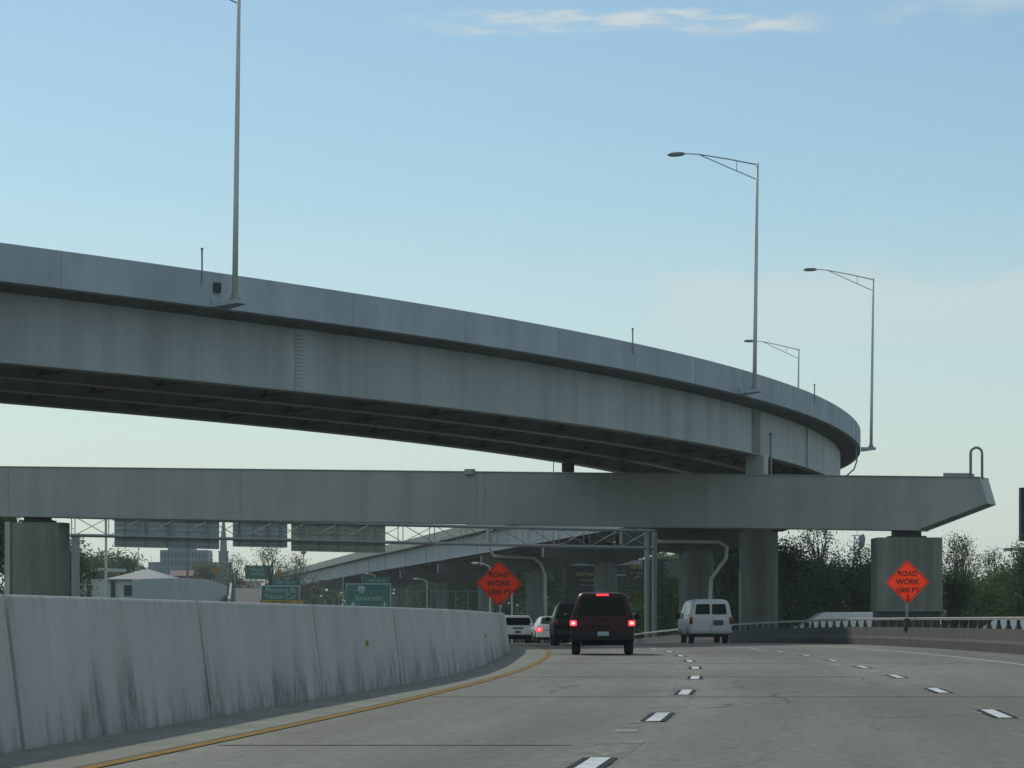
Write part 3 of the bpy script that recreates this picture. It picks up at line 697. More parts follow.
# ------------------------------------------------------------------ orange diamond signs
def diamond_sign(px, py, d, half, label, zbase, tilt=0.0, skew=0.0):
    c = at(px, py, d); r = half * d / F
    root = thing('road_work_sign', label, 'road sign', (c.x, c.y, zbase), 0, 'orange road work diamonds')
    def dia(rr, bevel):
        pts = []
        for k in range(4):
            a = math.pi / 2 * k + tilt
            for s in (-1, 1):
                u = Vector((math.cos(a), math.sin(a))) * rr; v = Vector((-math.sin(a), math.cos(a))) * s * bevel
                q = u * (1 - bevel / rr) + v; pts.append(q)
        return [c + Vector((q.x, 0, q.y)) for q in pts]
    MB().add(dia(r, .045), [tuple(range(8))]).build('sign_face', M['orange'], root)
    o_, i_ = dia(r * .955, .045), dia(r * .915, .043); fr = Vector((0, -.004, 0))
    MB().add([p + fr for p in o_ + i_], [(k, (k + 1) % 8, 8 + (k + 1) % 8, 8 + k) for k in range(8)]).build('border', M['black_ink'], root)
    for s, dz, sz in (('ROAD', .33, .27), ('WORK', 0, .29), ('1000 FT', -.33, .27)):
        text(s, sz * r / .87, c + Vector((0, -.018, dz * r / .87)), root, M['black_ink'], off=0, squash=1.02, bold=.006)
    return root, c, r
sg, c, r = diamond_sign(499, 583.5, 123, 23, 'orange road work diamond above the median wall end, left of the maroon suv', 1.2, tilt=R(-1.5))
xw = ref(123) + woff(123) - .28
MB().tube([(xw, c.y + .06, 1.25), (c.x + .02, c.y + .05, c.z - r * .55)], .04, 8).build('post', M['galv_dark'], sg)
MB().box((xw, c.y + .06, 1.3), (.22, .2, .1)).build('base_clamp', M['galv_dark'], sg)
sg2, c2, r2 = diamond_sign(907.5, 582, 128, 22, 'orange road work diamond in front of the square pier at the right', 0.0, tilt=R(1.2))
MB().tube([(c2.x - .05, c2.y + .06, -.12), (c2.x, c2.y + .05, c2.z - r2 * .55)], .05, 8).build('post', M['galv_dark'], sg2)
MB().box((c2.x - .02, c2.y + .06, .85), (.22, .2, .5)).build('post_bracket', M['baluster'], sg2)

# ------------------------------------------------------------------ green guide signs
def guide(px0, px1, yt, yb, d, label, tab=None):
    a = at(px0, yb, d); b = at(px1, yt, d); gz = zr(d) - .12
    root = thing('guide_sign', label, 'road sign', ((a.x + b.x) / 2, d, gz))
    MB().box(((a.x + b.x) / 2, d, (a.z + b.z) / 2), (b.x - a.x, .1, b.z - a.z)).build('sign_frame', M['sign_white'], root)
    MB().box(((a.x + b.x) / 2, d - .055, (a.z + b.z) / 2), (b.x - a.x - .22, .03, b.z - a.z - .22)).build('sign_panel', M['green'], root)
    if tab:
        p = at(tab[0], yt, d); q = at(tab[1], tab[2], d)
        MB().box(((p.x + q.x) / 2, d, (p.z + q.z) / 2 + .03), (q.x - p.x, .08, q.z - p.z - .04)).build('exit_tab', M['green_tab'], root)
    for x in (a.x + .2 * (b.x - a.x), a.x + .8 * (b.x - a.x)):
        MB().box((x, d + .2, (gz + b.z) / 2 - .2), (.25, .28, b.z - gz - .5)).build('post', M['galv_dark'], root)
    return root
g1 = guide(261, 300, 585.5, 605, 420, 'green exit sign reading Meeting St with a yellow strip along its bottom', (273, 298, 579.5))
text('Meeting St', .92, at(280.5, 590.3, 419.9), g1, M['sign_white']); text('Visitor Ctr', .92, at(280.5, 596.6, 419.9), g1, M['sign_white'])
text('EXIT 221 A', .5, at(285.5, 582.6, 419.9), g1, M['sign_white'])
a = at(260, 605, 419.9); b = at(303.5, 600, 419.9)
MB().box(((a.x + b.x) / 2, 419.85, (a.z + b.z) / 2), (b.x - a.x, .06, b.z - a.z)).build('yellow_strip', M['yellow_sign'], g1)
text('EXIT ONLY', .5, at(281.5, 602.5, 419.8), g1, M['black_ink'])
g2 = guide(346, 391, 583.5, 608, 424, 'green exit sign with a white shield reading Savannah', (363.5, 390, 577.5))
text('Savannah', .95, at(368.5, 598.3, 423.9), g2, M['sign_white']); text('SOUTH', .55, at(376, 587.5, 423.9), g2, M['green_tab'])
p = at(361.5, 589.3, 423.9)
MB().prism([p + Vector((x, 0, z)) for x, z in ((-.42, -.25), (-.2, -.42), (0, -.48), (.2, -.42), (.42, -.25), (.46, .1), (.40, .42), (-.40, .42), (-.46, .1))], (0, -.03, 0), (0, .01, 0)).build('route_shield', M['sign_white'], g2)
text('17', .6, p + Vector((0, -.05, 0)), g2, M['black_ink']); text('EXIT 221 B', .45, at(377, 580.7, 423.9), g2, M['sign_white'])
for px in (353, 384.5):
    p = at(px, 604.3, 423.9); MB().prism([p + Vector((x, 0, z)) for x, z in ((0, -.32), (.42, .02), (.12, .02), (.12, .3), (-.12, .3), (-.12, .02), (-.42, .02))], (0, -.03, 0), (0, .01, 0)).build('arrow', M['sign_white'], g2)
g3 = guide(245, 271, 565.5, 579.5, 640, 'small green street sign reading King St beside the far ramp')
text('King St', .95, at(258, 569.5, 639.9), g3, M['sign_white']); text('Downtown', .75, at(258, 573.6, 639.9), g3, M['sign_white'])

# small far diamonds
def small_diamond(px, py, d, half, m_, label):
    c = at(px, py, d); r = half * d / F
    root = thing('warning_sign', label, 'road sign', (c.x, d, zr(d) - .12))
    MB().prism([c + Vector((x, 0, z)) for x, z in ((r, 0), (0, r), (-r, 0), (0, -r))], (0, -.03, 0), (0, .03, 0)).build('sign_face', M[m_], root)
    MB().tube([(c.x, d + .1, zr(d) - .2), (c.x, d + .1, c.z)], .07, 6).build('post', M['galv_dark'], root)
small_diamond(303.5, 552.5, 700, 3.2, 'brown_sign', 'tiny amber diamond sign above the far flyover parapet')
small_diamond(216, 570.5, 420, 5, 'brown_sign', 'small amber diamond sign left of the church spire')
small_diamond(279, 573.5, 560, 4.2, 'brown_sign', 'small amber diamond sign above the Meeting St sign')

# ------------------------------------------------------------------ chain link fence behind the median wall
FY = 205
fx0, fx1 = at(262, 600, FY).x, at(492, 600, FY).x
fe = thing('chain_link_fence', 'chain link fence seen above the median wall between the green signs', 'fence', ((fx0 + fx1) / 2, FY, zr(FY) - .12))
ztop = EYE + (HOR - 591) / F * FY; gz = zr(FY) - .15
nn = 19
for i in range(nn + 1):
    x = fx0 + (fx1 - fx0) * i / nn; MB().tube([(x, FY, gz), (x, FY, ztop + .05)], .04, 6).build('post', M['fence'], fe)
MB().tube([(fx0, FY, ztop), (fx1, FY, ztop)], .03, 6).build('top_rail', M['fence'], fe)
m = MB(); hgt = ztop - gz; s = .25; x = fx0 - hgt
while x < fx1:
    for sg_ in (1, -1):
        a, b = (x, gz), (x + hgt, ztop)
        if sg_ < 0: a, b = (x, ztop), (x + hgt, gz)
        t0 = max(0, (fx0 - x) / hgt); t1 = min(1, (fx1 - x) / hgt)
        if t1 > t0: m.bar((a[0] + (b[0] - a[0]) * t0, FY, a[1] + (b[1] - a[1]) * t0), (a[0] + (b[0] - a[0]) * t1, FY, a[1] + (b[1] - a[1]) * t1), .006, .006)
    x += s
m.build('wire_mesh', M['fence'], fe)

# ------------------------------------------------------------------ vehicles
class Body:
    """levels: (z, half width, y rear, y front, corner radius), low to high; rear at y=0, front at +y"""
    def __init__(s, lv): s.lv = lv
    def at(s, z):
        l = s.lv
        for a, b in zip(l[:-1], l[1:]):
            if a[0] <= z <= b[0]:
                t = (z - a[0]) / (b[0] - a[0]); return [a[i] + (b[i] - a[i]) * t for i in range(5)]
        return l[-1] if z > l[-1][0] else l[0]
    def mesh(s):
        m = MB(); rings = []
        for z, hw, yr, yf, r in s.lv:
            ring = []
            for cx, cy, a0 in ((hw - r, yr + r, -90), (hw - r, yf - r, 0), (-hw + r, yf - r, 90), (-hw + r, yr + r, 180)):
                for k in range(6): a = R(a0 + 18 * k); ring.append((cx + r * math.cos(a), cy + r * math.sin(a), z))
            rings.append(ring)
        m.rings(rings); return m
    def rear(s, pts, off=.012, th=.02):
        a = [(x, s.at(z)[2] - off, z) for x, z in pts]; b = [(x, s.at(z)[2] + th, z) for x, z in pts]
        return MB().rings([a, b])
    def side(s, pts, sg, off=.012, th=.02):
        a = [(sg * (s.at(z)[1] + off), y, z) for y, z in pts]; b = [(sg * (s.at(z)[1] - th), y, z) for y, z in pts]
        return MB().rings([a, b])
    def front(s, pts, off=.012, th=.02):
        a = [(x, s.at(z)[3] + off, z) for x, z in pts]; b = [(x, s.at(z)[3] - th, z) for x, z in pts]
        return MB().rings([a, b])
def wheel(root, x, y, r, w=.23):
    m = MB(); rr = []
    for a, q in ((-1, .86), (-.9, .96), (-.6, 1), (.6, 1), (.9, .96), (1, .86)):
        rr.append([(x + a * w / 2, y + r * q * math.cos(k), r + r * q * math.sin(k)) for k in [2 * math.pi * i / 24 for i in range(24)]])
    m.rings(rr); t = m.build('wheel', M['rubber'], root, local=True, autosmooth=35)
    sx_ = 1 if x > 0 else -1; m = MB(); rr = []
    for a, q in ((.42, .62), (.53, .60), (.5, .5), (.44, .2), (.47, .1)):
        rr.append([(x + sx_ * a * w, y + r * q * math.cos(k), r + r * q * math.sin(k)) for k in [2 * math.pi * i / 20 for i in range(20)]])
    m.rings(rr).build('rim', M['rim'], t, local=True)
def rounded(x0, x1, x0t, x1t, z0, z1, r=.05):
    """trapezium with softened corners"""
    out = []
    C = [(x0, z0), (x1, z0), (x1t, z1), (x0t, z1)]
    for i in range(4):
        p = Vector(C[i]); a = Vector(C[i - 1]); b = Vector(C[(i + 1) % 4])
        u = (a - p).normalized() * r; v = (b - p).normalized() * r
        for k in range(5):
            t = k / 4; out.append(tuple(p + u * (1 - t) ** 2 + v * t ** 2))
    return out
def make_vehicle(name, label, cat, body, paint, gl, wheels, rear_win, side_wins, bumper, tail, plate, group=None, lower=None, extras=None, front_win=None):
    root = thing(name, label, cat, (0, 0, 0), 0, group)
    o = body.mesh().build('body', M[paint], root, local=True, autosmooth=38)
    for w in rear_win: body.rear(rounded(*w, r=.07)).build('rear_window', M[gl], root, local=True)
    for sg in (-1, 1):
        for w in side_wins: body.side(rounded(*w, r=.06), sg).build('side_window', M[gl], root, local=True)
    if front_win: body.front(rounded(*front_win, r=.08)).build('windscreen', M[gl], root, local=True)
    if bumper:
        z0, z1, hw, y0, mt = bumper
        bb = Body([(z0, hw - .05, y0 + .06, y0 + .5, .12), (z0 + .05, hw, y0, y0 + .5, .14), (z1 - .05, hw, y0, y0 + .5, .14), (z1, hw - .03, y0 + .04, y0 + .5, .12)])
        bb.mesh().build('bumper', M[mt], root, local=True, autosmooth=40)
    for sg in (-1, 1):
        x0, x1, z0, z1, mt = tail
        yy = body.at((z0 + z1) / 2)[2]; hw = body.at((z0 + z1) / 2)[1]
        x1_ = min(x1, hw + .012)
        bb = Body([(z0, (x1_ - x0) / 2, yy - .03, yy + .24, .05), (z0 + .03, (x1_ - x0) / 2 + .012, yy - .045, yy + .25, .06), (z1 - .03, (x1_ - x0) / 2 + .012, yy - .045, yy + .25, .06), (z1, (x1_ - x0) / 2, yy - .03, yy + .24, .05)])
        q = bb.mesh(); q.v = [(x + sg * (x0 + x1_) / 2, y, z) for x, y, z in q.v]
        tl = q.build('tail_lamp', M[mt], root, local=True, autosmooth=40)
        if mt == 'brake':
            q = MB(); rr = []
            for a, s_ in ((0, 1), (.02, .85), (.03, .4)): rr.append([(sg * (x0 + x1_) / 2 + .055 * s_ * math.cos(k), yy - .045 - a, (z0 + z1) / 2 + .05 * s_ * math.sin(k)) for k in [2 * math.pi * i / 14 for i in range(14)]])
            q.rings(rr).build('lamp_bulb', M['brake_core'], tl, local=True)
    if plate:
        px_, z0, z1, mt = plate; yb = (bumper[3] if bumper and bumper[0] < (z0 + z1) / 2 < bumper[1] else body.at((z0 + z1) / 2)[2])
        MB().box((px_, yb - .02, (z0 + z1) / 2), (.34, .02, z1 - z0)).build('licence_plate', M[mt], root, local=True)
    for x, y, r, w in wheels:
        for sg in (-1, 1): wheel(root, sg * x, y, r, w)
    zu = body.lv[0][0]
    ymax = max(l[3] for l in body.lv); hw0 = body.lv[0][1]
    MB().box((0, ymax / 2, zu - .04), (hw0 * 1.5, ymax * .86, .14)).build('underbody', M['dark_trim'], root, local=True)
    for y in [w[1] for w in wheels]:                                 # wheel arches
        for sg in (-1, 1):
            r = wheels[0][2] + .07; hw = body.at(.6)[1]
            pts = [(y + r * math.cos(a), max(zu - .02, wheels[0][2] + r * math.sin(a))) for a in [math.pi * i / 14 for i in range(15)]]
            q = MB().rings([[(sg * (hw + .006), a, b) for a, b in pts], [(sg * (hw - .25), a, b) for a, b in pts]]); q.build('wheel_arch', M['dark_trim'], root, local=True)
    if extras: extras(root, body)
    return root
def mirror(root, body, y, z, mt, w=.2, h=.17):
    hw = body.at(z)[1]
    for sg in (-1, 1):
        bb = Body([(z - h / 2, w / 2 - .03, y, y + .09, .03), (z - h / 2 + .03, w / 2, y - .02, y + .11, .04), (z + h / 2 - .03, w / 2, y - .02, y + .11, .04), (z + h / 2, w / 2 - .03, y, y + .09, .03)])
        q = bb.mesh(); q.v = [(a + sg * (hw + .13), b, c) for a, b, c in q.v]; q.bar((sg * (hw - .05), y + .05, z - .03), (sg * (hw + .08), y + .05, z - .03), .06, .06)
        q.build('mirror', M[mt], root, local=True, autosmooth=40)
def place(root, px, d, yaw=None, dz=0.0):
    x = (px - 512) / F * d; root.location = (x, d, zr(d) + .004 + dz); root.rotation_euler = (0, 0, -(head(d) if yaw is None else yaw)); return root

suv_b = Body([(.40, .86, .10, 4.55, .14), (.48, .92, .02, 4.66, .16), (.75, .95, 0, 4.70, .16), (.98, .955, .02, 4.66, .16), (1.10, .945, .04, 4.5, .16),
              (1.17, .925, .06, 3.5, .14), (1.40, .855, .14, 3.1, .13), (1.72, .745, .26, 2.6, .13), (1.82, .695, .33, 2.42, .13), (1.865, .62, .44, 2.25, .13), (1.88, .45, .6, 2.05, .13)])
def suv_extra(root, body):
    MB().box((0, body.at(1.80)[2] - .03, 1.80), (.36, .06, .055)).build('brake_lamp', M['brake'], root, local=True)
    MB().box((0, body.at(.86)[2] - .02, .87), (.9, .02, .03)).build('tailgate_trim', M['dark_trim'], root, local=True)
    MB().box((0, body.at(1.0)[2] - .02, 1.06), (.22, .04, .05)).build('tailgate_handle', M['dark_trim'], root, local=True)
    for sg in (-1, 1): MB().bar((sg * .60, .7, 1.90), (sg * .60, 2.1, 1.90), .05, .05).build('roof_rail', M['dark_trim'], root, local=True)
    MB().tube([(-.30, 1.0, 1.4), (-.30, 1.0, 1.42)], .02, 4)
    mirror(root, body, 3.25, 1.16, 'maroon')
    for sg in (-1, 1):
        MB().bar((sg * .76, body.at(.72)[2] - .004, .72), (sg * .76, body.at(1.14)[2] - .004, 1.14), .014, .014).build('tailgate_seam', M['rubber'], root, local=True)
    MB().bar((-.02, body.at(1.2)[2] - .03, 1.21), (.34, body.at(1.3)[2] - .03, 1.27), .02, .02).build('rear_wiper', M['rubber'], root, local=True)
    MB().box((0, -.115, .56), (1.3, .03, .035)).build('step_pad', M['dark_trim'], root, local=True)
    MB().tube([(.55, .02, .33), (.55, .4, .33)], .035, 8).build('exhaust_pipe', M['dark_trim'], root, local=True)
    for sg in (-1, 1): MB().bar((sg * .60, .12, 1.185), (sg * .60, .28, 1.74), .02, .02)
suv = make_vehicle('suv', 'dark maroon suv with all three brake lights glowing red', 'suv', suv_b, 'maroon', 'glass',
                   [(.80, .85, .37, .25), (.80, 3.75, .37, .25)], [(-.74, .74, -.60, .60, 1.19, 1.73)],
                   [(.35, 1.35, .55, 1.3, 1.22, 1.68), (1.45, 2.4, 1.42, 2.2, 1.22, 1.68)], (.40, .70, .95, -.10, 'black_paint'), (.78, .96, .87, 1.03, 'brake'), (.02, .56, .70, 'plate'), extras=suv_extra, front_win=(-.74, .74, -.6, .6, 1.22, 1.7))
place(suv, 602.5, 97.0, dz=0)

suv2_b = Body([(.40, .88, .10, 4.7, .14), (.5, .93, .02, 4.8, .16), (.95, .95, .0, 4.8, .16), (1.12, .94, .03, 4.6, .16), (1.2, .92, .05, 3.5, .14), (1.72, .76, .22, 2.7, .12), (1.80, .71, .30, 2.5, .12), (1.84, .6, .42, 2.3, .12)])
def suv2_extra(root, body):
    for sg in (-1, 1):
        m = MB(); m.bar((sg * .925, .10, 1.2), (sg * .765, .26, 1.74), .05, .07); m.build('rear_pillar', M['chrome'], root, local=True)
    mirror(root, body, 3.3, 1.15, 'black_paint')
suv2 = make_vehicle('suv', 'black suv half hidden behind the maroon suv', 'suv', suv2_b, 'black_paint', 'glass', [(.80, .85, .37, .25), (.80, 3.8, .37, .25)], [(-.76, .76, -.64, .64, 1.2, 1.7)],
                    [(.35, 1.35, .55, 1.3, 1.25, 1.68), (1.45, 2.5, 1.42, 2.2, 1.25, 1.68)], (.40, .72, .96, -.12, 'dark_trim'), (.78, .96, .85, 1.15, 'tail'), (0, .75, .88, 'plate_dark'), extras=suv2_extra)
place(suv2, 576.5, 133); suv2.scale = (.97, .97, .95)

sed_b = Body([(.30, .80, .12, 4.5, .16), (.38, .86, .02, 4.62, .2), (.60, .89, 0, 4.66, .2), (.80, .89, .02, 4.6, .2), (.92, .86, .08, 4.3, .2), (.97, .80, .35, 3.4, .16), (1.02, .78, .55, 3.25, .14), (1.34, .64, 1.15, 2.5, .14), (1.42, .56, 1.35, 2.25, .14), (1.445, .42, 1.55, 2.05, .14)])
def sed_extra(root, body):
    mirror(root, body, 2.85, .98, 'white_paint')
    MB().box((0, -.01, .72), (1.2, .02, .03)).build('trunk_trim', M['grey_trim'], root, local=True)
sedan = make_vehicle('sedan', 'white sedan with its left brake light glowing, left of the black suv', 'car', sed_b, 'white_paint', 'glass_light', [(.74, .95, .31, .2), (.74, 3.65, .31, .2)], [(-.62, .62, -.53, .53, 1.03, 1.37)],
                     [(.95, 1.9, 1.25, 1.85, 1.02, 1.34), (2.0, 2.95, 1.95, 2.45, 1.02, 1.34)], (.30, .56, .89, -.06, 'white_paint'), (.60, .88, .64, .84, 'brake'), (0, .62, .74, 'plate'), extras=sed_extra, front_win=(-.62, .62, -.52, .52, 1.0, 1.36))
place(sedan, 554, 160); sedan.scale = (.98, .98, .92)

wsuv_b = Body([(.38, .84, .12, 4.4, .14), (.46, .90, .02, 4.5, .16), (.9, .93, 0, 4.5, .16), (1.08, .92, .03, 4.3, .16), (1.14, .90, .05, 3.4, .14), (1.58, .76, .24, 2.5, .12), (1.68, .70, .34, 2.3, .12), (1.72, .58, .46, 2.1, .12)])
def wsuv_extra(root, body):
    mirror(root, body, 3.1, 1.16, 'white_paint', .22, .2)
    MB().box((0, -.012, .94), (.62, .02, .10)).build('tailgate_badge_bar', M['blue_sign'], root, local=True)
wsuv = make_vehicle('suv', 'white suv with a wide dark rear window beside the end of the median wall', 'suv', wsuv_b, 'white_paint', 'glass', [(.76, .85, .34, .22), (.76, 3.5, .34, .22)], [(-.76, .76, -.66, .66, 1.13, 1.58)],
                    [(.35, 1.3, .5, 1.25, 1.18, 1.56), (1.4, 2.4, 1.38, 2.1, 1.18, 1.56)], (.38, .56, .92, -.08, 'dark_trim'), (.80, .93, .78, .92, 'tail'), (0, .66, .78, 'plate_dark'), extras=wsuv_extra)
place(wsuv, 518, 183); wsuv.scale = (1, 1, .93)

van_b = Body([(.42, .90, .12, 5.4, .12), (.50, .97, .04, 5.5, .14), (.95, 1.0, 0, 5.5, .14), (1.18, .99, .0, 5.2, .14), (1.24, .985, .01, 4.9, .13), (1.85, .86, .08, 3.95, .13), (1.98, .79, .14, 3.7, .13), (2.05, .66, .24, 3.5, .13), (2.07, .5, .4, 3.3, .13)])
def van_extra(root, body):
    MB().bar((0, -.005, .62), (0, .12, 1.93), .025, .03).build('door_seam', M['grey_trim'], root, local=True)
    mirror(root, body, 4.5, 1.3, 'dark_trim', .24, .3)
    MB().box((.34, -.03, .98), (.46, .04, .22)).build('plate_recess', M['plate_dark'], root, local=True)
    for y in (1.55, 3.0): 
        for sg in (-1, 1): MB().box((sg * 1.0, y, .95), (.01, .02, .75)).build('panel_seam', M['grey_trim'], root, local=True)
    for sg in (-1, 1): MB().box((sg * .995, 2.2, .60), (.03, 3.0, .06)).build('side_trim', M['grey_trim'], root, local=True)
van = make_vehicle('van', 'dusty white van with twin rear windows driving in the right lanes', 'van', van_b, 'van_paint', 'glass', [(.80, 1.2, .36, .24), (.80, 4.6, .36, .24)],
                   [(-.74, -.05, -.68, -.05, 1.36, 1.84), (.05, .74, .05, .68, 1.36, 1.84)], [(.5, 1.4, .6, 1.4, 1.34, 1.82), (3.2, 4.2, 3.2, 3.75, 1.34, 1.8)], (.44, .60, 1.0, -.2, 'grey_trim'), (.86, 1.0, .92, 1.24, 'tail'), (.34, .92, 1.04, 'plate'), extras=van_extra)
place(van, 711, 151)
MB()
# parked cars seen over the edge barrier
s2 = dup(van, at(880, 600, 195).xy.to_3d() + Vector((0, 0, zr(195) - .11)), R(90 + 4), 'white parked van seen over the rail left of the square pier')
s3 = dup(van, at(1054, 600, 215).xy.to_3d() + Vector((0, 0, zr(215) - .11)), R(90 - 2), 'white parked van seen over the rail at the right picture edge')
for s_ in (s2, s3):
    for ch in list(s_.children):
        if ch.name.startswith('side_window'): bpy.data.objects.remove(ch)
        elif ch.name.startswith('body'): ch.data = ch.data.copy(); ch.data.materials.clear(); ch.data.materials.append(M['white_paint'])
for ch in list(sedan.children):
    if ch.name.startswith('tail_lamp') and ch.data.vertices[0].co.x > 0:
        for gch in list(ch.children): bpy.data.objects.remove(gch)
        ch.data.materials.clear(); ch.data.materials.append(M['tail'])
pc = dup(sedan, (0, 0, 0), 0, 'tiny dull red car on the distant ramp above the median wall')
for ch in pc.children:
    if ch.name.startswith('body'): ch.data = ch.data.copy(); ch.data.materials.clear(); ch.data.materials.append(M['pink_paint'])

# ------------------------------------------------------------------ far ramp at left
rp0 = [at(229, 606, 420), at(262, 603, 440)]; rp1 = [at(232, 580.5, 800), at(262, 580.5, 800)]
rm = thing('approach_ramp', 'pale concrete approach ramp rising at the left beyond the median wall', 'ramp', (at(240, 600, 600).x, 600, zr(600) - .12))
m = MB(); a, b = rp0; c_, d_ = rp1; gz = zr(600) - .5
m.rings([[a, b, Vector((b.x, b.y, gz)), Vector((a.x, a.y, gz))], [c_, d_, Vector((d_.x, d_.y, gz)), Vector((c_.x, c_.y, gz))]])
m.build('ramp_deck', M['asphalt'], rm)
for u, v in ((a, c_), (b, d_)):
    m = MB(); m.bar(u + Vector((0, 0, .45)), v + Vector((0, 0, .45)), .35, .95); m.build('parapet', M['pier_pale'], rm)
q = a + (c_ - a) * .72 + (b + (d_ - b) * .72 - (a + (c_ - a) * .72)) * .33
pc.location = q + Vector((0, 0, .02)); pc.rotation_euler = (0, 0, R(183))
# curved parapet of the opposite carriageway
ow = thing('ramp_parapet_wall', 'low curved grey parapet wall above the median wall at left', 'wall', (at(150, 590, 330).x, 330, zr(330) - .12))
m = MB(); pts = [at(132, 0, 310), at(138, 0, 314), at(152, 0, 330), at(185, 0, 352), at(205, 0, 380), at(217, 0, 420), at(226, 0, 480)]
tops = [580, 579, 578.5, 578, 579, 582, 586]; bots = [600, 600, 600, 600, 602, 606, 610]
m.rings([[Vector((p.x, p.y, at(0, bo, p.y).z)), Vector((p.x, p.y, at(0, to, p.y).z)), Vector((p.x + .1, p.y + .4, at(0, to, p.y).z)), Vector((p.x + .1, p.y + .4, zr(p.y) - .2)), Vector((p.x, p.y, zr(p.y) - .2))] for p, to, bo in zip(pts, tops, bots)])
m.build('wall_face', M['siding'], ow, smooth=False)

# ------------------------------------------------------------------ buildings far left
def box_px(mb, px0, px1, yt, yb, d, dep): 
    a = at(px0, yb, d); b = at(px1, yt, d); mb.box(((a.x + b.x) / 2, d + dep / 2, (a.z + b.z) / 2), (b.x - a.x, dep, b.z - a.z)); return mb
D = 1200; gz = zr(D) - .12
of = thing('office_block', 'blue grey office block with vertical fins on the left skyline', 'building', (at(180, 0, D).x, D, gz))
a = at(160, 0, D).x; b = at(208, 0, D).x; zt = at(0, 550, D).z
MB().box(((a + b) / 2, D + 9, (gz + zt) / 2), (b - a, 18, zt - gz)).build('wall', M['office'], of)
MB().box(((a + b) / 2 - 1.5, D + 9, zt + .5), ((b - a) * .55, 10, 1.2)).build('roof', M['office'], of)
for z0, z1 in ((552, 558.3), (560.5, 566), (568, 574)):
    for k in range(14):
        x = a + (b - a) * (k + .5) / 14; w_ = (b - a) / 14 * .62
        MB().box((x, D - .02, (at(0, z0, D).z + at(0, z1, D).z) / 2), (w_, .1, at(0, z0, D).z - at(0, z1, D).z)).build('window', M['office_glass'], of)
a2 = at(148, 0, D).x; zt2 = at(0, 562, D).z
MB().box(((a2 + a) / 2, D + 8, (gz + zt2) / 2), (a - a2, 14, zt2 - gz)).build('wing', M['office'], of)
b2 = at(228, 0, D).x; MB().box(((b + b2) / 2 + .1, D + 10, (gz + zt2) / 2), (b2 - b, 12, zt2 - gz)).build('wing', M['office'], of)

D = 1050; gz = zr(D) - .12; x = at(223.5, 0, D).x
ch = thing('church_steeple', 'grey church steeple poking up between two gantry sign panels', 'church', (x, D, gz))
zt = at(0, 552, D).z; MB().box((x, D, (gz + zt) / 2), (2.9, 2.9, zt - gz)).build('tower', M['slate'], ch)
MB().box((x, D, zt + .1), (3.4, 3.4, .35)).build('cornice', M['slate'], ch)
z2 = at(0, 541, D).z; MB().tube([(x, D, zt + .2), (x, D, z2)], [1.15, 1.05], 8).build('belfry', M['slate'], ch)
MB().tube([(x, D, z2 - .05), (x, D, z2 + .25), (x, D, at(0, 507, D).z)], [1.25, .95, .05], 8).build('spire', M['slate'], ch)

D = 380; gz = zr(D) - .12
wh = thing('warehouse', 'low pale warehouse with a shallow tent shaped roof at left', 'building', (at(120, 0, D).x, D, gz))
a = at(76, 0, D).x; b = at(172, 0, D).x; ze = at(0, 579, D).z; za = at(0, 567.5, D).z; xm = at(139, 0, D).x
MB().box(((a + b) / 2, D + 9, (gz + ze) / 2), (b - a, 18, ze - gz)).build('wall', M['siding'], wh)
ra, rb = at(106, 0, D).x, at(174, 0, D).x
m = MB(); m.add([(ra, D - .4, ze), (rb, D - .4, ze), (rb, D + 18.4, ze), (ra, D + 18.4, ze), (xm, D + 9, za), (ra, D - .4, ze - .15), (rb, D - .4, ze - .15), (rb, D + 18.4, ze - .15), (ra, D + 18.4, ze - .15)],
                [(0, 1, 4), (1, 2, 4), (2, 3, 4), (3, 0, 4), (5, 6, 1, 0), (6, 7, 2, 1), (7, 8, 3, 2), (8, 5, 0, 3), (8, 7, 6, 5)]); m.build('roof', M['pale_roof'], wh)
m = MB(); m.bar(at(70, 579, 372), at(98, 569.5, 372), .9, .35); m.bar(at(98, 569.5, 372), at(126, 570.5, 372), .9, .35); m.build('canopy', M['siding'], wh)
for px in (89, 113): MB().bar(at(px, 579.5, 379.8), at(px, 600, 379.8), .45, .2).build('gate_post', M['dark_panel'], wh)
box_px(MB(), 124, 139, 585, 596, 379.9, .1).build('vent', M['dark_panel'], wh)
D = 700; gz = zr(D) - .12
rh = thing('brick_house', 'dull red roofed house in front of the office block', 'building', (at(181, 0, D).x, D, gz))
a = at(170, 0, D).x; b = at(192, 0, D).x; ze = at(0, 576, D).z; zt = at(0, 570, D).z
MB().box(((a + b) / 2, D + 4, (gz + ze) / 2), (b - a, 8, ze - gz)).build('wall', M['red_roof'], rh)
MB().rings([[(x, D - .3, ze), (x, D + 8.3, ze), (x, D + 4, zt)] for x in (a - .2, b + .2)]).build('roof', M['red_roof'], rh)

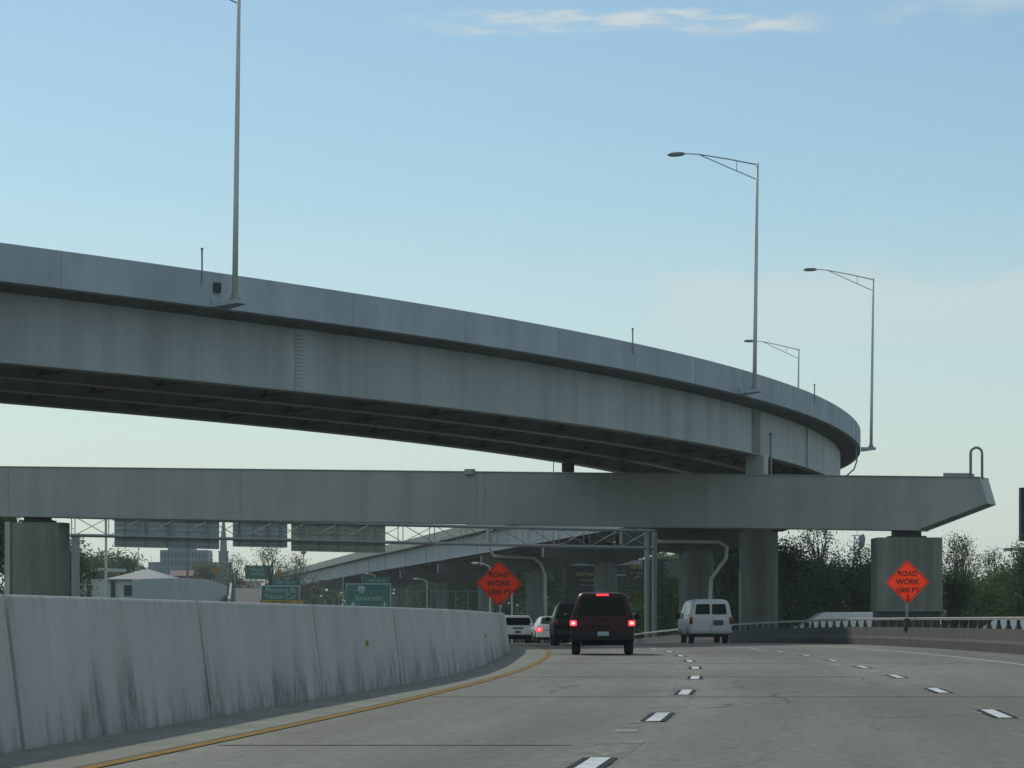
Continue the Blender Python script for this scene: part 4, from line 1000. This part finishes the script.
# far poles
def pole(px, yt, d, r, name, label, cat, mm, head_=False):
    p = at(px, yt, d); z0 = zr(d) - .2; root = thing(name, label, cat, (p.x, d, z0))
    MB().tube([(p.x, d, z0), (p.x, d, p.z)], [r, r * .7], 8).build('pole', M[mm], root)
    if head_:
        MB().tube([(p.x, d, p.z), (p.x - head_ * .5, d, p.z + .25), (p.x - head_, d, p.z + .3)], .06, 6).build('arm', M[mm], root)
        MB().rings([[(p.x - head_ * q, d + .14 * s * math.cos(k), p.z + .3 + .1 * s * math.sin(k)) for k in [2 * math.pi * i / 8 for i in range(8)]] for q, s in ((1, .4), (1.15, 1), (1.5, .9), (1.65, .3))]).build('lamp_head', M['pipe'], root)
    return root
pole(106, 500, 330, .16, 'utility_pole', 'pale pole left of the biggest gantry sign panel', 'pole', 'pipe')
pole(138.5, 545, 500, .08, 'utility_pole', 'thin pole above the tent shaped warehouse roof', 'pole', 'galv')
pole(187.5, 530, 420, .22, 'utility_pole', 'dark thick pole in front of the office block', 'pole', 'lamp_head')
pole(235, 571, 420, .10, 'utility_pole', 'slim pole at the foot of the far ramp', 'pole', 'galv_dark')
pole(212, 578, 330, .05, 'utility_pole', 'thin post above the low curved parapet wall', 'pole', 'pipe')
pole(512, 590, 200, .07, 'marker_post', 'short pale post behind the white suv', 'post', 'pipe')
pole(343, 577, 560, .1, 'distant_lamp', 'small lamp under the far flyover left of the shield sign', 'street lamp', 'pipe', 1.2)
pole(375, 576, 470, .08, 'distant_lamp', 'small lamp peeping above the green shield sign', 'street lamp', 'pipe', .9)
pole(427, 581.5, 380, .08, 'distant_lamp', 'small lamp over the fence right of the shield sign', 'street lamp', 'pipe', 1.0)
pole(490, 567, 260, .08, 'distant_lamp', 'pale lamp arm just left of the left orange diamond', 'street lamp', 'pipe', .9)

# ------------------------------------------------------------------ billboards and tower
bb_a = at(566, 592, 470); bb_b = at(690, 592, 456)
bd = thing('roadside_billboard', 'dark roadside billboard with yellow print glimpsed under the flyover', 'billboard', ((bb_a.x + bb_b.x) / 2, (bb_a.y + bb_b.y) / 2, zr(450) - .12))
u = Vector((bb_b.x - bb_a.x, bb_b.y - bb_a.y, 0)); ul = u.length; u.normalize(); nn_ = Vector((u.y, -u.x, 0))
z0, z1 = at(0, 593, 450).z, at(0, 558, 450).z
def bp_(s, z, o=0): p = bb_a + u * s + nn_ * o; return Vector((p.x, p.y, z))
MB().prism([bp_(0, z0), bp_(ul, z0), bp_(ul, z1), bp_(0, z1)], (0, 0, 0), -nn_ * .5).build('poster_panel', M['board_dark'], bd)
def patch(s0, s1, za, zb, mm, name, o=.03): MB().prism([bp_(s0, za, o), bp_(s1, za, o), bp_(s1, zb, o), bp_(s0, zb, o)], (0, 0, 0), -nn_ * .04).build(name, M[mm], bd)
hz = z1 - z0
patch(0, ul * .62, z1 - hz * .16, z1 - .1, 'board_white', 'header_band')
patch(ul * .80, ul * .99, z1 - hz * .55, z1 - hz * .05, 'board_grey', 'poster_block')
rr = random.Random(3)
for s0, s1, za, zb, n, mm in ((.09, .24, .52, .66, 6, 'board_yellow'), (.13, .24, .36, .48, 5, 'board_yellow'), (.53, .63, .72, .86, 5, 'board_yellow'), (.53, .63, .56, .68, 4, 'board_yellow'), (.55, .62, .44, .53, 3, 'board_yellow'), (.12, .25, .24, .30, 8, 'board_white'), (.50, .60, .20, .26, 7, 'board_white'), (.30, .53, .66, .68, 2, 'board_white'), (.30, .53, .55, .57, 2, 'board_white')):
    for k in range(n):
        w_ = (s1 - s0) / n
        patch(ul * (s0 + w_ * k), ul * (s0 + w_ * (k + .55 + .3 * rr.random())), z0 + hz * (za + .04 * rr.random()), z0 + hz * (zb - .06 * rr.random()), mm, 'printed_mark', .05)
for s in (.15, .5, .85): p = bp_(ul * s, 0, -.6); MB().tube([(p.x, p.y, zr(450) - .3), (p.x, p.y, z1 - .5)], .2, 8).build('post', M['galv_dark'], bd)

D = 240; a = at(1020.5, 541, D); zt = at(0, 487.5, D).z
rb_ = thing('edge_billboard', 'dark navy billboard panel cut off by the right picture edge', 'billboard', (a.x + 5, D, zr(D) - .12))
MB().box((a.x + 5.5, D + .4, (a.z + zt) / 2), (11, .8, zt - a.z)).build('panel_frame', M['navy'], rb_)
MB().box((a.x + 5.6, D - .03, (a.z + zt) / 2), (10.7, .04, zt - a.z - .25)).build('poster', M['navy'], rb_)
z = at(0, 549.5, D).z; x0 = at(1003, 0, D).x
MB().box((x0 + 6, D - .6, z), (12, 1.1, .16)).build('catwalk', M['galv_dark'], rb_)
MB().tube([(a.x + 5.5, D + .6, zr(D) - .3), (a.x + 5.5, D + .6, a.z + .5)], .5, 14).build('post', M['galv_dark'], rb_)
MB().bar((x0 + .2, D - .6, z), (a.x + 5.5, D + .6, z - .05), .2, .2).build('brace', M['galv_dark'], rb_)

D = 520; x = at(857, 0, D).x; gz = zr(D) - .12
tw = thing('radio_mast', 'hazy lattice mast with a dish antenna rising above the trees', 'radio mast', (x, D, gz))
zt = at(0, 536, D).z; m = MB(); zs = np.linspace(gz, zt, 12)
wd = lambda z: .9 - .5 * (z - gz) / (zt - gz)
for sx_, sy_ in ((-1, -1), (1, -1), (1, 1), (-1, 1)): m.bar((x + sx_ * wd(gz), D + sy_ * wd(gz), gz), (x + sx_ * wd(zt), D + sy_ * wd(zt), zt), .12, .12)
for i in range(11):
    za, zb = zs[i], zs[i + 1]
    for s_ in (-1, 1):
        m.bar((x - wd(za), D + s_ * wd(za), za), (x + wd(zb), D + s_ * wd(zb), zb), .07, .07); m.bar((x + wd(za), D + s_ * wd(za), za), (x - wd(zb), D + s_ * wd(zb), zb), .07, .07)
        m.bar((x + s_ * wd(za), D - wd(za), za), (x + s_ * wd(zb), D + wd(zb), zb), .07, .07)
m.build('lattice', M['galv'], tw)
MB().tube([(x, D, zt), (x, D, at(0, 512, D).z)], [.06, .03], 6).build('aerial', M['galv'], tw)
MB().box((x, D, zt + .1), (1.7, 1.2, .12)).build('platform', M['galv'], tw)
c = at(862, 541.5, D - .8); ring = []
for rr_, yy in ((.15, .35), (.7, .25), (.95, 0), (.9, -.05)): ring.append([c + Vector((rr_ * .55 * math.cos(k), yy, rr_ * 1.25 * math.sin(k) + rr_ * .3 * math.cos(k))) for k in [2 * math.pi * i / 18 for i in range(18)]])
MB().rings(ring).build('dish', M['office'], tw, smooth=True)

# ------------------------------------------------------------------ trees
def make_tree(name, label, cat, h, cr, leafm, seed, dens=1.0, leaf=.22, low=.15, lean=0, clumps=34, spread=.16, group=None):
    rg = random.Random(seed); root = thing(name, label, cat, (0, 0, 0), 0, group)
    m = MB(); tr = max(.08, h * .018)
    top = Vector((rg.uniform(-.06, .06) * h, rg.uniform(-.06, .06) * h, h * .82))
    m.tube([(0, 0, -.1), top * .3 + Vector((.02 * h, 0, 0)), top * .65, top], [tr, tr * .75, tr * .45, tr * .12], 8)
    cl = []
    for k in range(clumps):
        zz = rg.random() ** .8 * (1 - low) + low
        prof = math.sin(math.pi * min(1, (zz - low) / (1 - low) * .86 + .12)) ** .7
        a = rg.uniform(0, 2 * math.pi); rr = cr * prof * math.sqrt(rg.random()) * rg.uniform(.75, 1.15)
        cl.append(Vector((rr * math.cos(a), rr * math.sin(a), zz * h)) + Vector((top.x, top.y, 0)) * zz)
    for c in cl:
        t = max(.12, min(.8, c.z / h - .22)); st = Vector((top.x * t, top.y * t, top.z * t))
        mid = (st + c) / 2 + Vector((rg.uniform(-.1, .1) * cr, rg.uniform(-.1, .1) * cr, .04 * h))
        m.tube([st, mid, c], [tr * .32, tr * .2, tr * .05], 5)
        for q in range(3):
            e = c + Vector((rg.gauss(0, 1), rg.gauss(0, 1), rg.uniform(-.2, 1.2))) * cr * spread
            m.tube([mid * .4 + c * .6, e], [tr * .1, tr * .03], 4)
    m.build('trunk', M['bark'], root, local=True)
    q = MB(); n = int(95 * dens)
    for c in cl:
        sr = cr * spread * rg.uniform(.8, 1.9)
        for k in range(n):
            p = c + Vector((rg.gauss(0, 1), rg.gauss(0, 1), rg.gauss(0, .75))) * sr
            if p.z < .05: continue
            u = Vector((rg.gauss(0, 1), rg.gauss(0, 1), rg.gauss(0, 1))).normalized(); v = u.orthogonal().normalized()
            v = (v * math.cos(rg.random() * 6) + u.cross(v) * math.sin(rg.random() * 6)).normalized(); w = u.cross(v)
            s = leaf * rg.uniform(.55, 1.3)
            o = len(q.v); q.v += [tuple(p - v * s), tuple(p + w * s * .45), tuple(p + v * s), tuple(p - w * s * .45)]; q.f.append((o, o + 1, o + 2, o + 3))
    me = q.build('crown', M[leafm], root, local=True)
    return root
def put(root, px, d, ytop, h0, rz, label=None, first=False, wide=1.0):
    x = (px - 512) / F * d; gz = zr(d) - .14; h = EYE + (HOR - ytop) / F * d - gz; s = h / h0
    if first: root.location = (x, d, gz); root.rotation_euler = (0, 0, rz); root.scale = (s * wide, s * wide, s); return root
    return dup(root, (x, d, gz), rz, label, (s * wide, s * wide, s))
G1 = 'trees behind the right edge barrier'; G2 = 'trees in the gloom under the flyover'; G3 = 'trees on the left skyline'
dense = make_tree('leafy_tree', 'dark dense tree right beside the thickest round pier', 'tree', 9, 3.1, 'leaf_dark', 11, 2.3, .155, .05, clumps=48, group=G1)
put(dense, 787, 236, 549, 9, .3, first=True)
put(dense, 1024, 226, 553, 9, 2.3, 'dark dense tree at the right picture edge below the navy billboard', wide=.9)['group'] = G1
put(dense, 868, 262, 566, 9, 4.0, 'dark low tree tucked against the left side of the square pier')['group'] = G1
put(dense, 958, 240, 577, 9, 1.2, 'dark low tree just right of the square pier', wide=1.2)['group'] = G1
mid = make_tree('leafy_tree', 'mid green bushy tree left of the radio mast', 'tree', 8, 3.0, 'leaf_mid', 23, 2.2, .15, .04, clumps=48, group=G1)
put(mid, 812, 245, 561, 8, .9, first=True, wide=1.1)
put(mid, 842, 250, 566, 8, 3.3, 'mid green bushy tree below the dish antenna', wide=1.2)['group'] = G1
put(mid, 990, 250, 575, 8, 5.2, 'mid green bushy tree between the square pier and the picture edge', wide=1.3)['group'] = G1
sparse = make_tree('airy_tree', 'tall airy tree with thin spring leaves right of the thickest pier', 'tree', 10, 2.7, 'leaf_olive', 31, .42, .115, .3, clumps=64, spread=.13, group=G1)
put(sparse, 822, 262, 526, 10, .4, first=True, wide=1.0)
put(sparse, 850, 275, 545, 10, 2.0, 'airy thin leaved tree around the foot of the radio mast')['group'] = G1
put(sparse, 951, 258, 536, 10, 3.1, 'airy thin leaved tree touching the right side of the square pier', wide=.85)['group'] = G1
put(sparse, 968, 268, 541, 10, 4.6, 'airy thin leaved tree second to the right of the square pier', wide=.8)['group'] = G1
put(sparse, 1002, 262, 551, 10, 5.6, 'airy thin leaved tree left of the billboard catwalk', wide=1.0)['group'] = G1
bush = make_tree('green_bush', 'bright green bush right of the maroon suv behind the twin posts', 'bush', 5, 3.0, 'leaf_bright', 41, 2.2, .15, .0, clumps=42, group='bright bushes beyond the edge barrier')
put(bush, 664, 320, 585, 5, .2, first=True, wide=.85)
put(bush, 729, 330, 588, 5, 1.9, 'bright green bush between the pier behind the van and the thickest pier', wide=.8)
put(bush, 640, 345, 592, 5, 3.9, 'bright green bush just right of the pale pier', wide=.8)
pt = put(sparse, 684, 400, 552, 10, 1.1, 'pale leafy tree in front of the billboard right end', wide=.7); pt['group'] = G2
lst = [(455, 640, 574, 'dark tree under the far flyover right of the fence'), (480, 560, 572, 'dark tree behind the left orange diamond'), (512, 540, 566, 'dark tree left of the slim pier'), (556, 500, 560, 'dark tree left of the dark billboard'),
       (578, 400, 598, 'dark shrubby tree low behind the maroon suv roof'), (655, 640, 560, 'dark tree behind the right part of the dark billboard'), (722, 420, 545, 'dark tall tree between the two thick piers'), (745, 330, 548, 'dark tree immediately behind the thickest pier'), (618, 600, 566, 'dark tree behind the pale pier'), (420, 760, 580, 'dark tree seen under the flyover above the fence')]
for i, (px, d, yt, lb) in enumerate(lst): put(dense, px, d, yt, 9, i * 1.7, lb, wide=1.25)['group'] = G2
lst = [(86, 640, 561, 'dark round tree left of the tent shaped roof'), (118, 660, 560, 'dark broad tree above the tent shaped roof'), (103, 700, 563, 'dark tree between the two leftmost skyline trees'), (69, 300, 551, 'dark tree wedged between the rounded pier and the gantry post'), (-6, 250, 514, 'dark tall tree at the left picture edge'),
       (205, 900, 568, 'dark tree right of the office block')]
for i, (px, d, yt, lb) in enumerate(lst): put(dense, px, d, yt, 9, 1 + i * 2.1, lb, wide=.9 if px in (69, -6) else 1.3)['group'] = G3
lst = [(276, 620, 546, 'airy tree above the Meeting St sign'), (233, 640, 557, 'airy small tree beside the church steeple'), (290, 640, 556, 'airy small tree right of the Meeting St tree')]
for i, (px, d, yt, lb) in enumerate(lst): put(sparse, px, d, yt, 10, i * 1.3, lb, wide=.95)['group'] = G3

# far tree line on the horizon
fw = MB(); rg = random.Random(8)
for px in np.arange(-300, 1350, 1.1):
    mid_ = 300 < px < 790
    d = rg.uniform(880, 1100)
    if px < 240: d = rg.uniform(1300, 1500)
    yt = (584 - 24 * min(1, max(0, (px - 300) / 160)) if mid_ else (590 if px < 300 else 578)) + 5 * math.sin(px * .11) + 3 * math.sin(px * .31) + rg.uniform(-2, 4)
    x = (px - 512) / F * d; gz = zr(d) - .1; hgt = EYE + (HOR - yt) / F * d - gz
    for k in range(46 if mid_ else 26):
        p = Vector((x + rg.gauss(0, 1.4), d + rg.gauss(0, 3), gz + hgt * (1 - rg.random() ** 1.3)))
        s = rg.uniform(.45, 1.1); u = Vector((rg.gauss(0, 1), rg.gauss(0, .4), rg.gauss(0, 1))).normalized(); w = u.orthogonal().normalized()
        fw.add([p - u * s, p + w * s * .7, p + u * s, p - w * s * .7], [(0, 1, 2, 3)])
tag(fw.build('far_woodland', M['leaf_dark'], loc=(0, 0, 0)), 'dark band of far woodland along the horizon', 'woodland', kind='stuff')

# ------------------------------------------------------------------ haze in the air
hm = bpy.data.materials.new('thin_haze'); hm.use_nodes = True
for n_ in [q for q in hm.node_tree.nodes if q.type == 'BSDF_PRINCIPLED']: hm.node_tree.nodes.remove(n_)
pv = hm.node_tree.nodes.new('ShaderNodeVolumePrincipled'); pv.inputs['Density'].default_value = .00017; pv.inputs['Color'].default_value = (.86, .95, .97, 1)
hm.node_tree.links.new(pv.outputs[0], hm.node_tree.nodes['Material Output'].inputs['Volume'])
tag(MB().box((0, 1100, 12), (5200, 3200, 38)).build('haze', hm, loc=(0, 0, 0)), kind='stuff')

# ------------------------------------------------------------------ sky and sun
SUN_AZ, SUN_EL = R(-27), R(38)          # azimuth measured from straight ahead, negative = to the left
w = bpy.data.worlds.new('World'); S.world = w; w.use_nodes = True
nt = w.node_tree; N = nt.nodes; L = nt.links; bg = N['Background']
sky = N.new('ShaderNodeTexSky'); sky.sky_type = 'NISHITA'; sky.sun_disc = False
sky.sun_elevation = SUN_EL; sky.sun_rotation = SUN_AZ
sky.air_density = 1.0; sky.dust_density = .35; sky.ozone_density = 2.5; sky.altitude = 0
tc = N.new('ShaderNodeTexCoord'); sp = N.new('ShaderNodeSeparateXYZ'); L.new(tc.outputs['Generated'], sp.inputs[0])
def math_(op, a, b=None, c=None):
    n = N.new('ShaderNodeMath'); n.operation = op
    for i, v in enumerate((a, b, c)):
        if v is None: continue
        if isinstance(v, (int, float)): n.inputs[i].default_value = v
        else: L.new(v, n.inputs[i])
    return n.outputs[0]
ysafe = math_('MAXIMUM', sp.outputs['Y'], .05)
U = math_('DIVIDE', sp.outputs['X'], ysafe); V = math_('DIVIDE', sp.outputs['Z'], ysafe)
def wnoise(su, sv, det=6, off=0.0):
    cb = N.new('ShaderNodeCombineXYZ'); L.new(math_('MULTIPLY', U, su), cb.inputs[0]); L.new(math_('MULTIPLY_ADD', V, sv, off), cb.inputs[1])
    n = N.new('ShaderNodeTexNoise'); n.inputs['Scale'].default_value = 1; n.inputs['Detail'].default_value = det; n.inputs['Roughness'].default_value = .62
    L.new(cb.outputs[0], n.inputs['Vector']); return n.outputs['Fac']
def sstep(x, a, b, lo=0.0, hi=1.0):
    r = N.new('ShaderNodeMapRange'); r.interpolation_type = 'SMOOTHSTEP'; L.new(x, r.inputs['Value'])
    for k_, v in (('From Min', a), ('From Max', b), ('To Min', lo), ('To Max', hi)): r.inputs[k_].default_value = v
    return r.outputs[0]
def mulm(*xs):
    o = xs[0]
    for x_ in xs[1:]: o = math_('MULTIPLY', o, x_)
    return o
nz = wnoise(42, 190, 7)
# thin cirrus streak high up
vv = math_('ADD', V, math_('MULTIPLY', math_('SUBTRACT', nz, .5), .012))
c1 = mulm(sstep(vv, .1790, .1838), sstep(vv, .1885, .1850), sstep(U, -.045, .005), sstep(U, .103, .075), sstep(wnoise(34, 170, 9, 4.4), .36, .60, .05, 1.0))
c1b = mulm(sstep(vv, .1815, .186), sstep(vv, .190, .187), sstep(U, .10, .12), sstep(wnoise(40, 180, 8, 1.4), .40, .66), )
c1c = mulm(sstep(vv, .1865, .192), sstep(U, .10, .15), .8)
c2 = mulm(sstep(math_('ADD', V, math_('MULTIPLY', math_('SUBTRACT', wnoise(16, 40, 6, 7), .5), .035)), .112, .104), sstep(V, .075, .098), sstep(U, .035, .06), .5)
cl = math_('MINIMUM', math_('ADD', math_('ADD', math_('MULTIPLY', c1, .85), math_('MULTIPLY', c1b, .25)), math_('ADD', math_('MULTIPLY', c1c, .55), c2)), .9)
cl = math_('MULTIPLY', cl, math_('GREATER_THAN', sp.outputs['Y'], .2))
mx = N.new('ShaderNodeMix'); mx.data_type = 'RGBA'; L.new(cl, mx.inputs['Factor'])
CLOUD = (7.6, 8.3, 8.1, 1); mx.inputs['B'].default_value = CLOUD
tint = N.new('ShaderNodeMix'); tint.data_type = 'RGBA'; tint.blend_type = 'MULTIPLY'; tint.inputs['Factor'].default_value = 1
L.new(sky.outputs[0], tint.inputs['A']); tint.inputs['B'].default_value = (.90, 1.01, .98, 1)
hz_ = N.new('ShaderNodeMix'); hz_.data_type = 'RGBA'
L.new(sstep(sp.outputs['Z'], .15, -.01, 0.0, .72), hz_.inputs['Factor']); L.new(tint.outputs['Result'], hz_.inputs['A']); hz_.inputs['B'].default_value = (7.2, 8.2, 8.25, 1)
fill_cloud = N.new('ShaderNodeMix'); fill_cloud.data_type = 'RGBA'                      # unseen bright cloud added behind the camera to raise the fill light
L.new(math_('MULTIPLY', sstep(sp.outputs['Y'], .0, -.45, 0.0, 1.0), sstep(wnoise(3, 5, 5, 2), .25, .6, .55, .8)), fill_cloud.inputs['Factor']); L.new(hz_.outputs['Result'], fill_cloud.inputs['A']); fill_cloud.inputs['B'].default_value = (6.3, 7.6, 7.45, 1)
L.new(fill_cloud.outputs['Result'], mx.inputs['A']); L.new(mx.outputs['Result'], bg.inputs['Color'])
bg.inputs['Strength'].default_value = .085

sd = bpy.data.lights.new('sun', 'SUN'); sd.energy = 2.0; sd.angle = R(2.0); sd.color = (1, .95, .82)
so = bpy.data.objects.new('sun', sd); COL.objects.link(so)
dirv = Vector((math.sin(SUN_AZ) * math.cos(SUN_EL), math.cos(SUN_AZ) * math.cos(SUN_EL), math.sin(SUN_EL)))
so.rotation_euler = dirv.to_track_quat('Z', 'Y').to_euler(); so.location = (0, 0, 60)

# ------------------------------------------------------------------ camera
cd = bpy.data.cameras.new('camera'); cd.sensor_width = 36; cd.lens = F / 1024 * 36
cd.shift_y = (HOR - 384) / 1024; cd.clip_end = 12000; cd.clip_start = .1
co = bpy.data.objects.new('camera', cd); COL.objects.link(co)
co.location = (0, 0, EYE); co.rotation_euler = (R(90), 0, 0); S.camera = co
S.view_settings.view_transform = 'Standard'; S.view_settings.look = 'None'; S.view_settings.exposure = 0; S.view_settings.gamma = 1
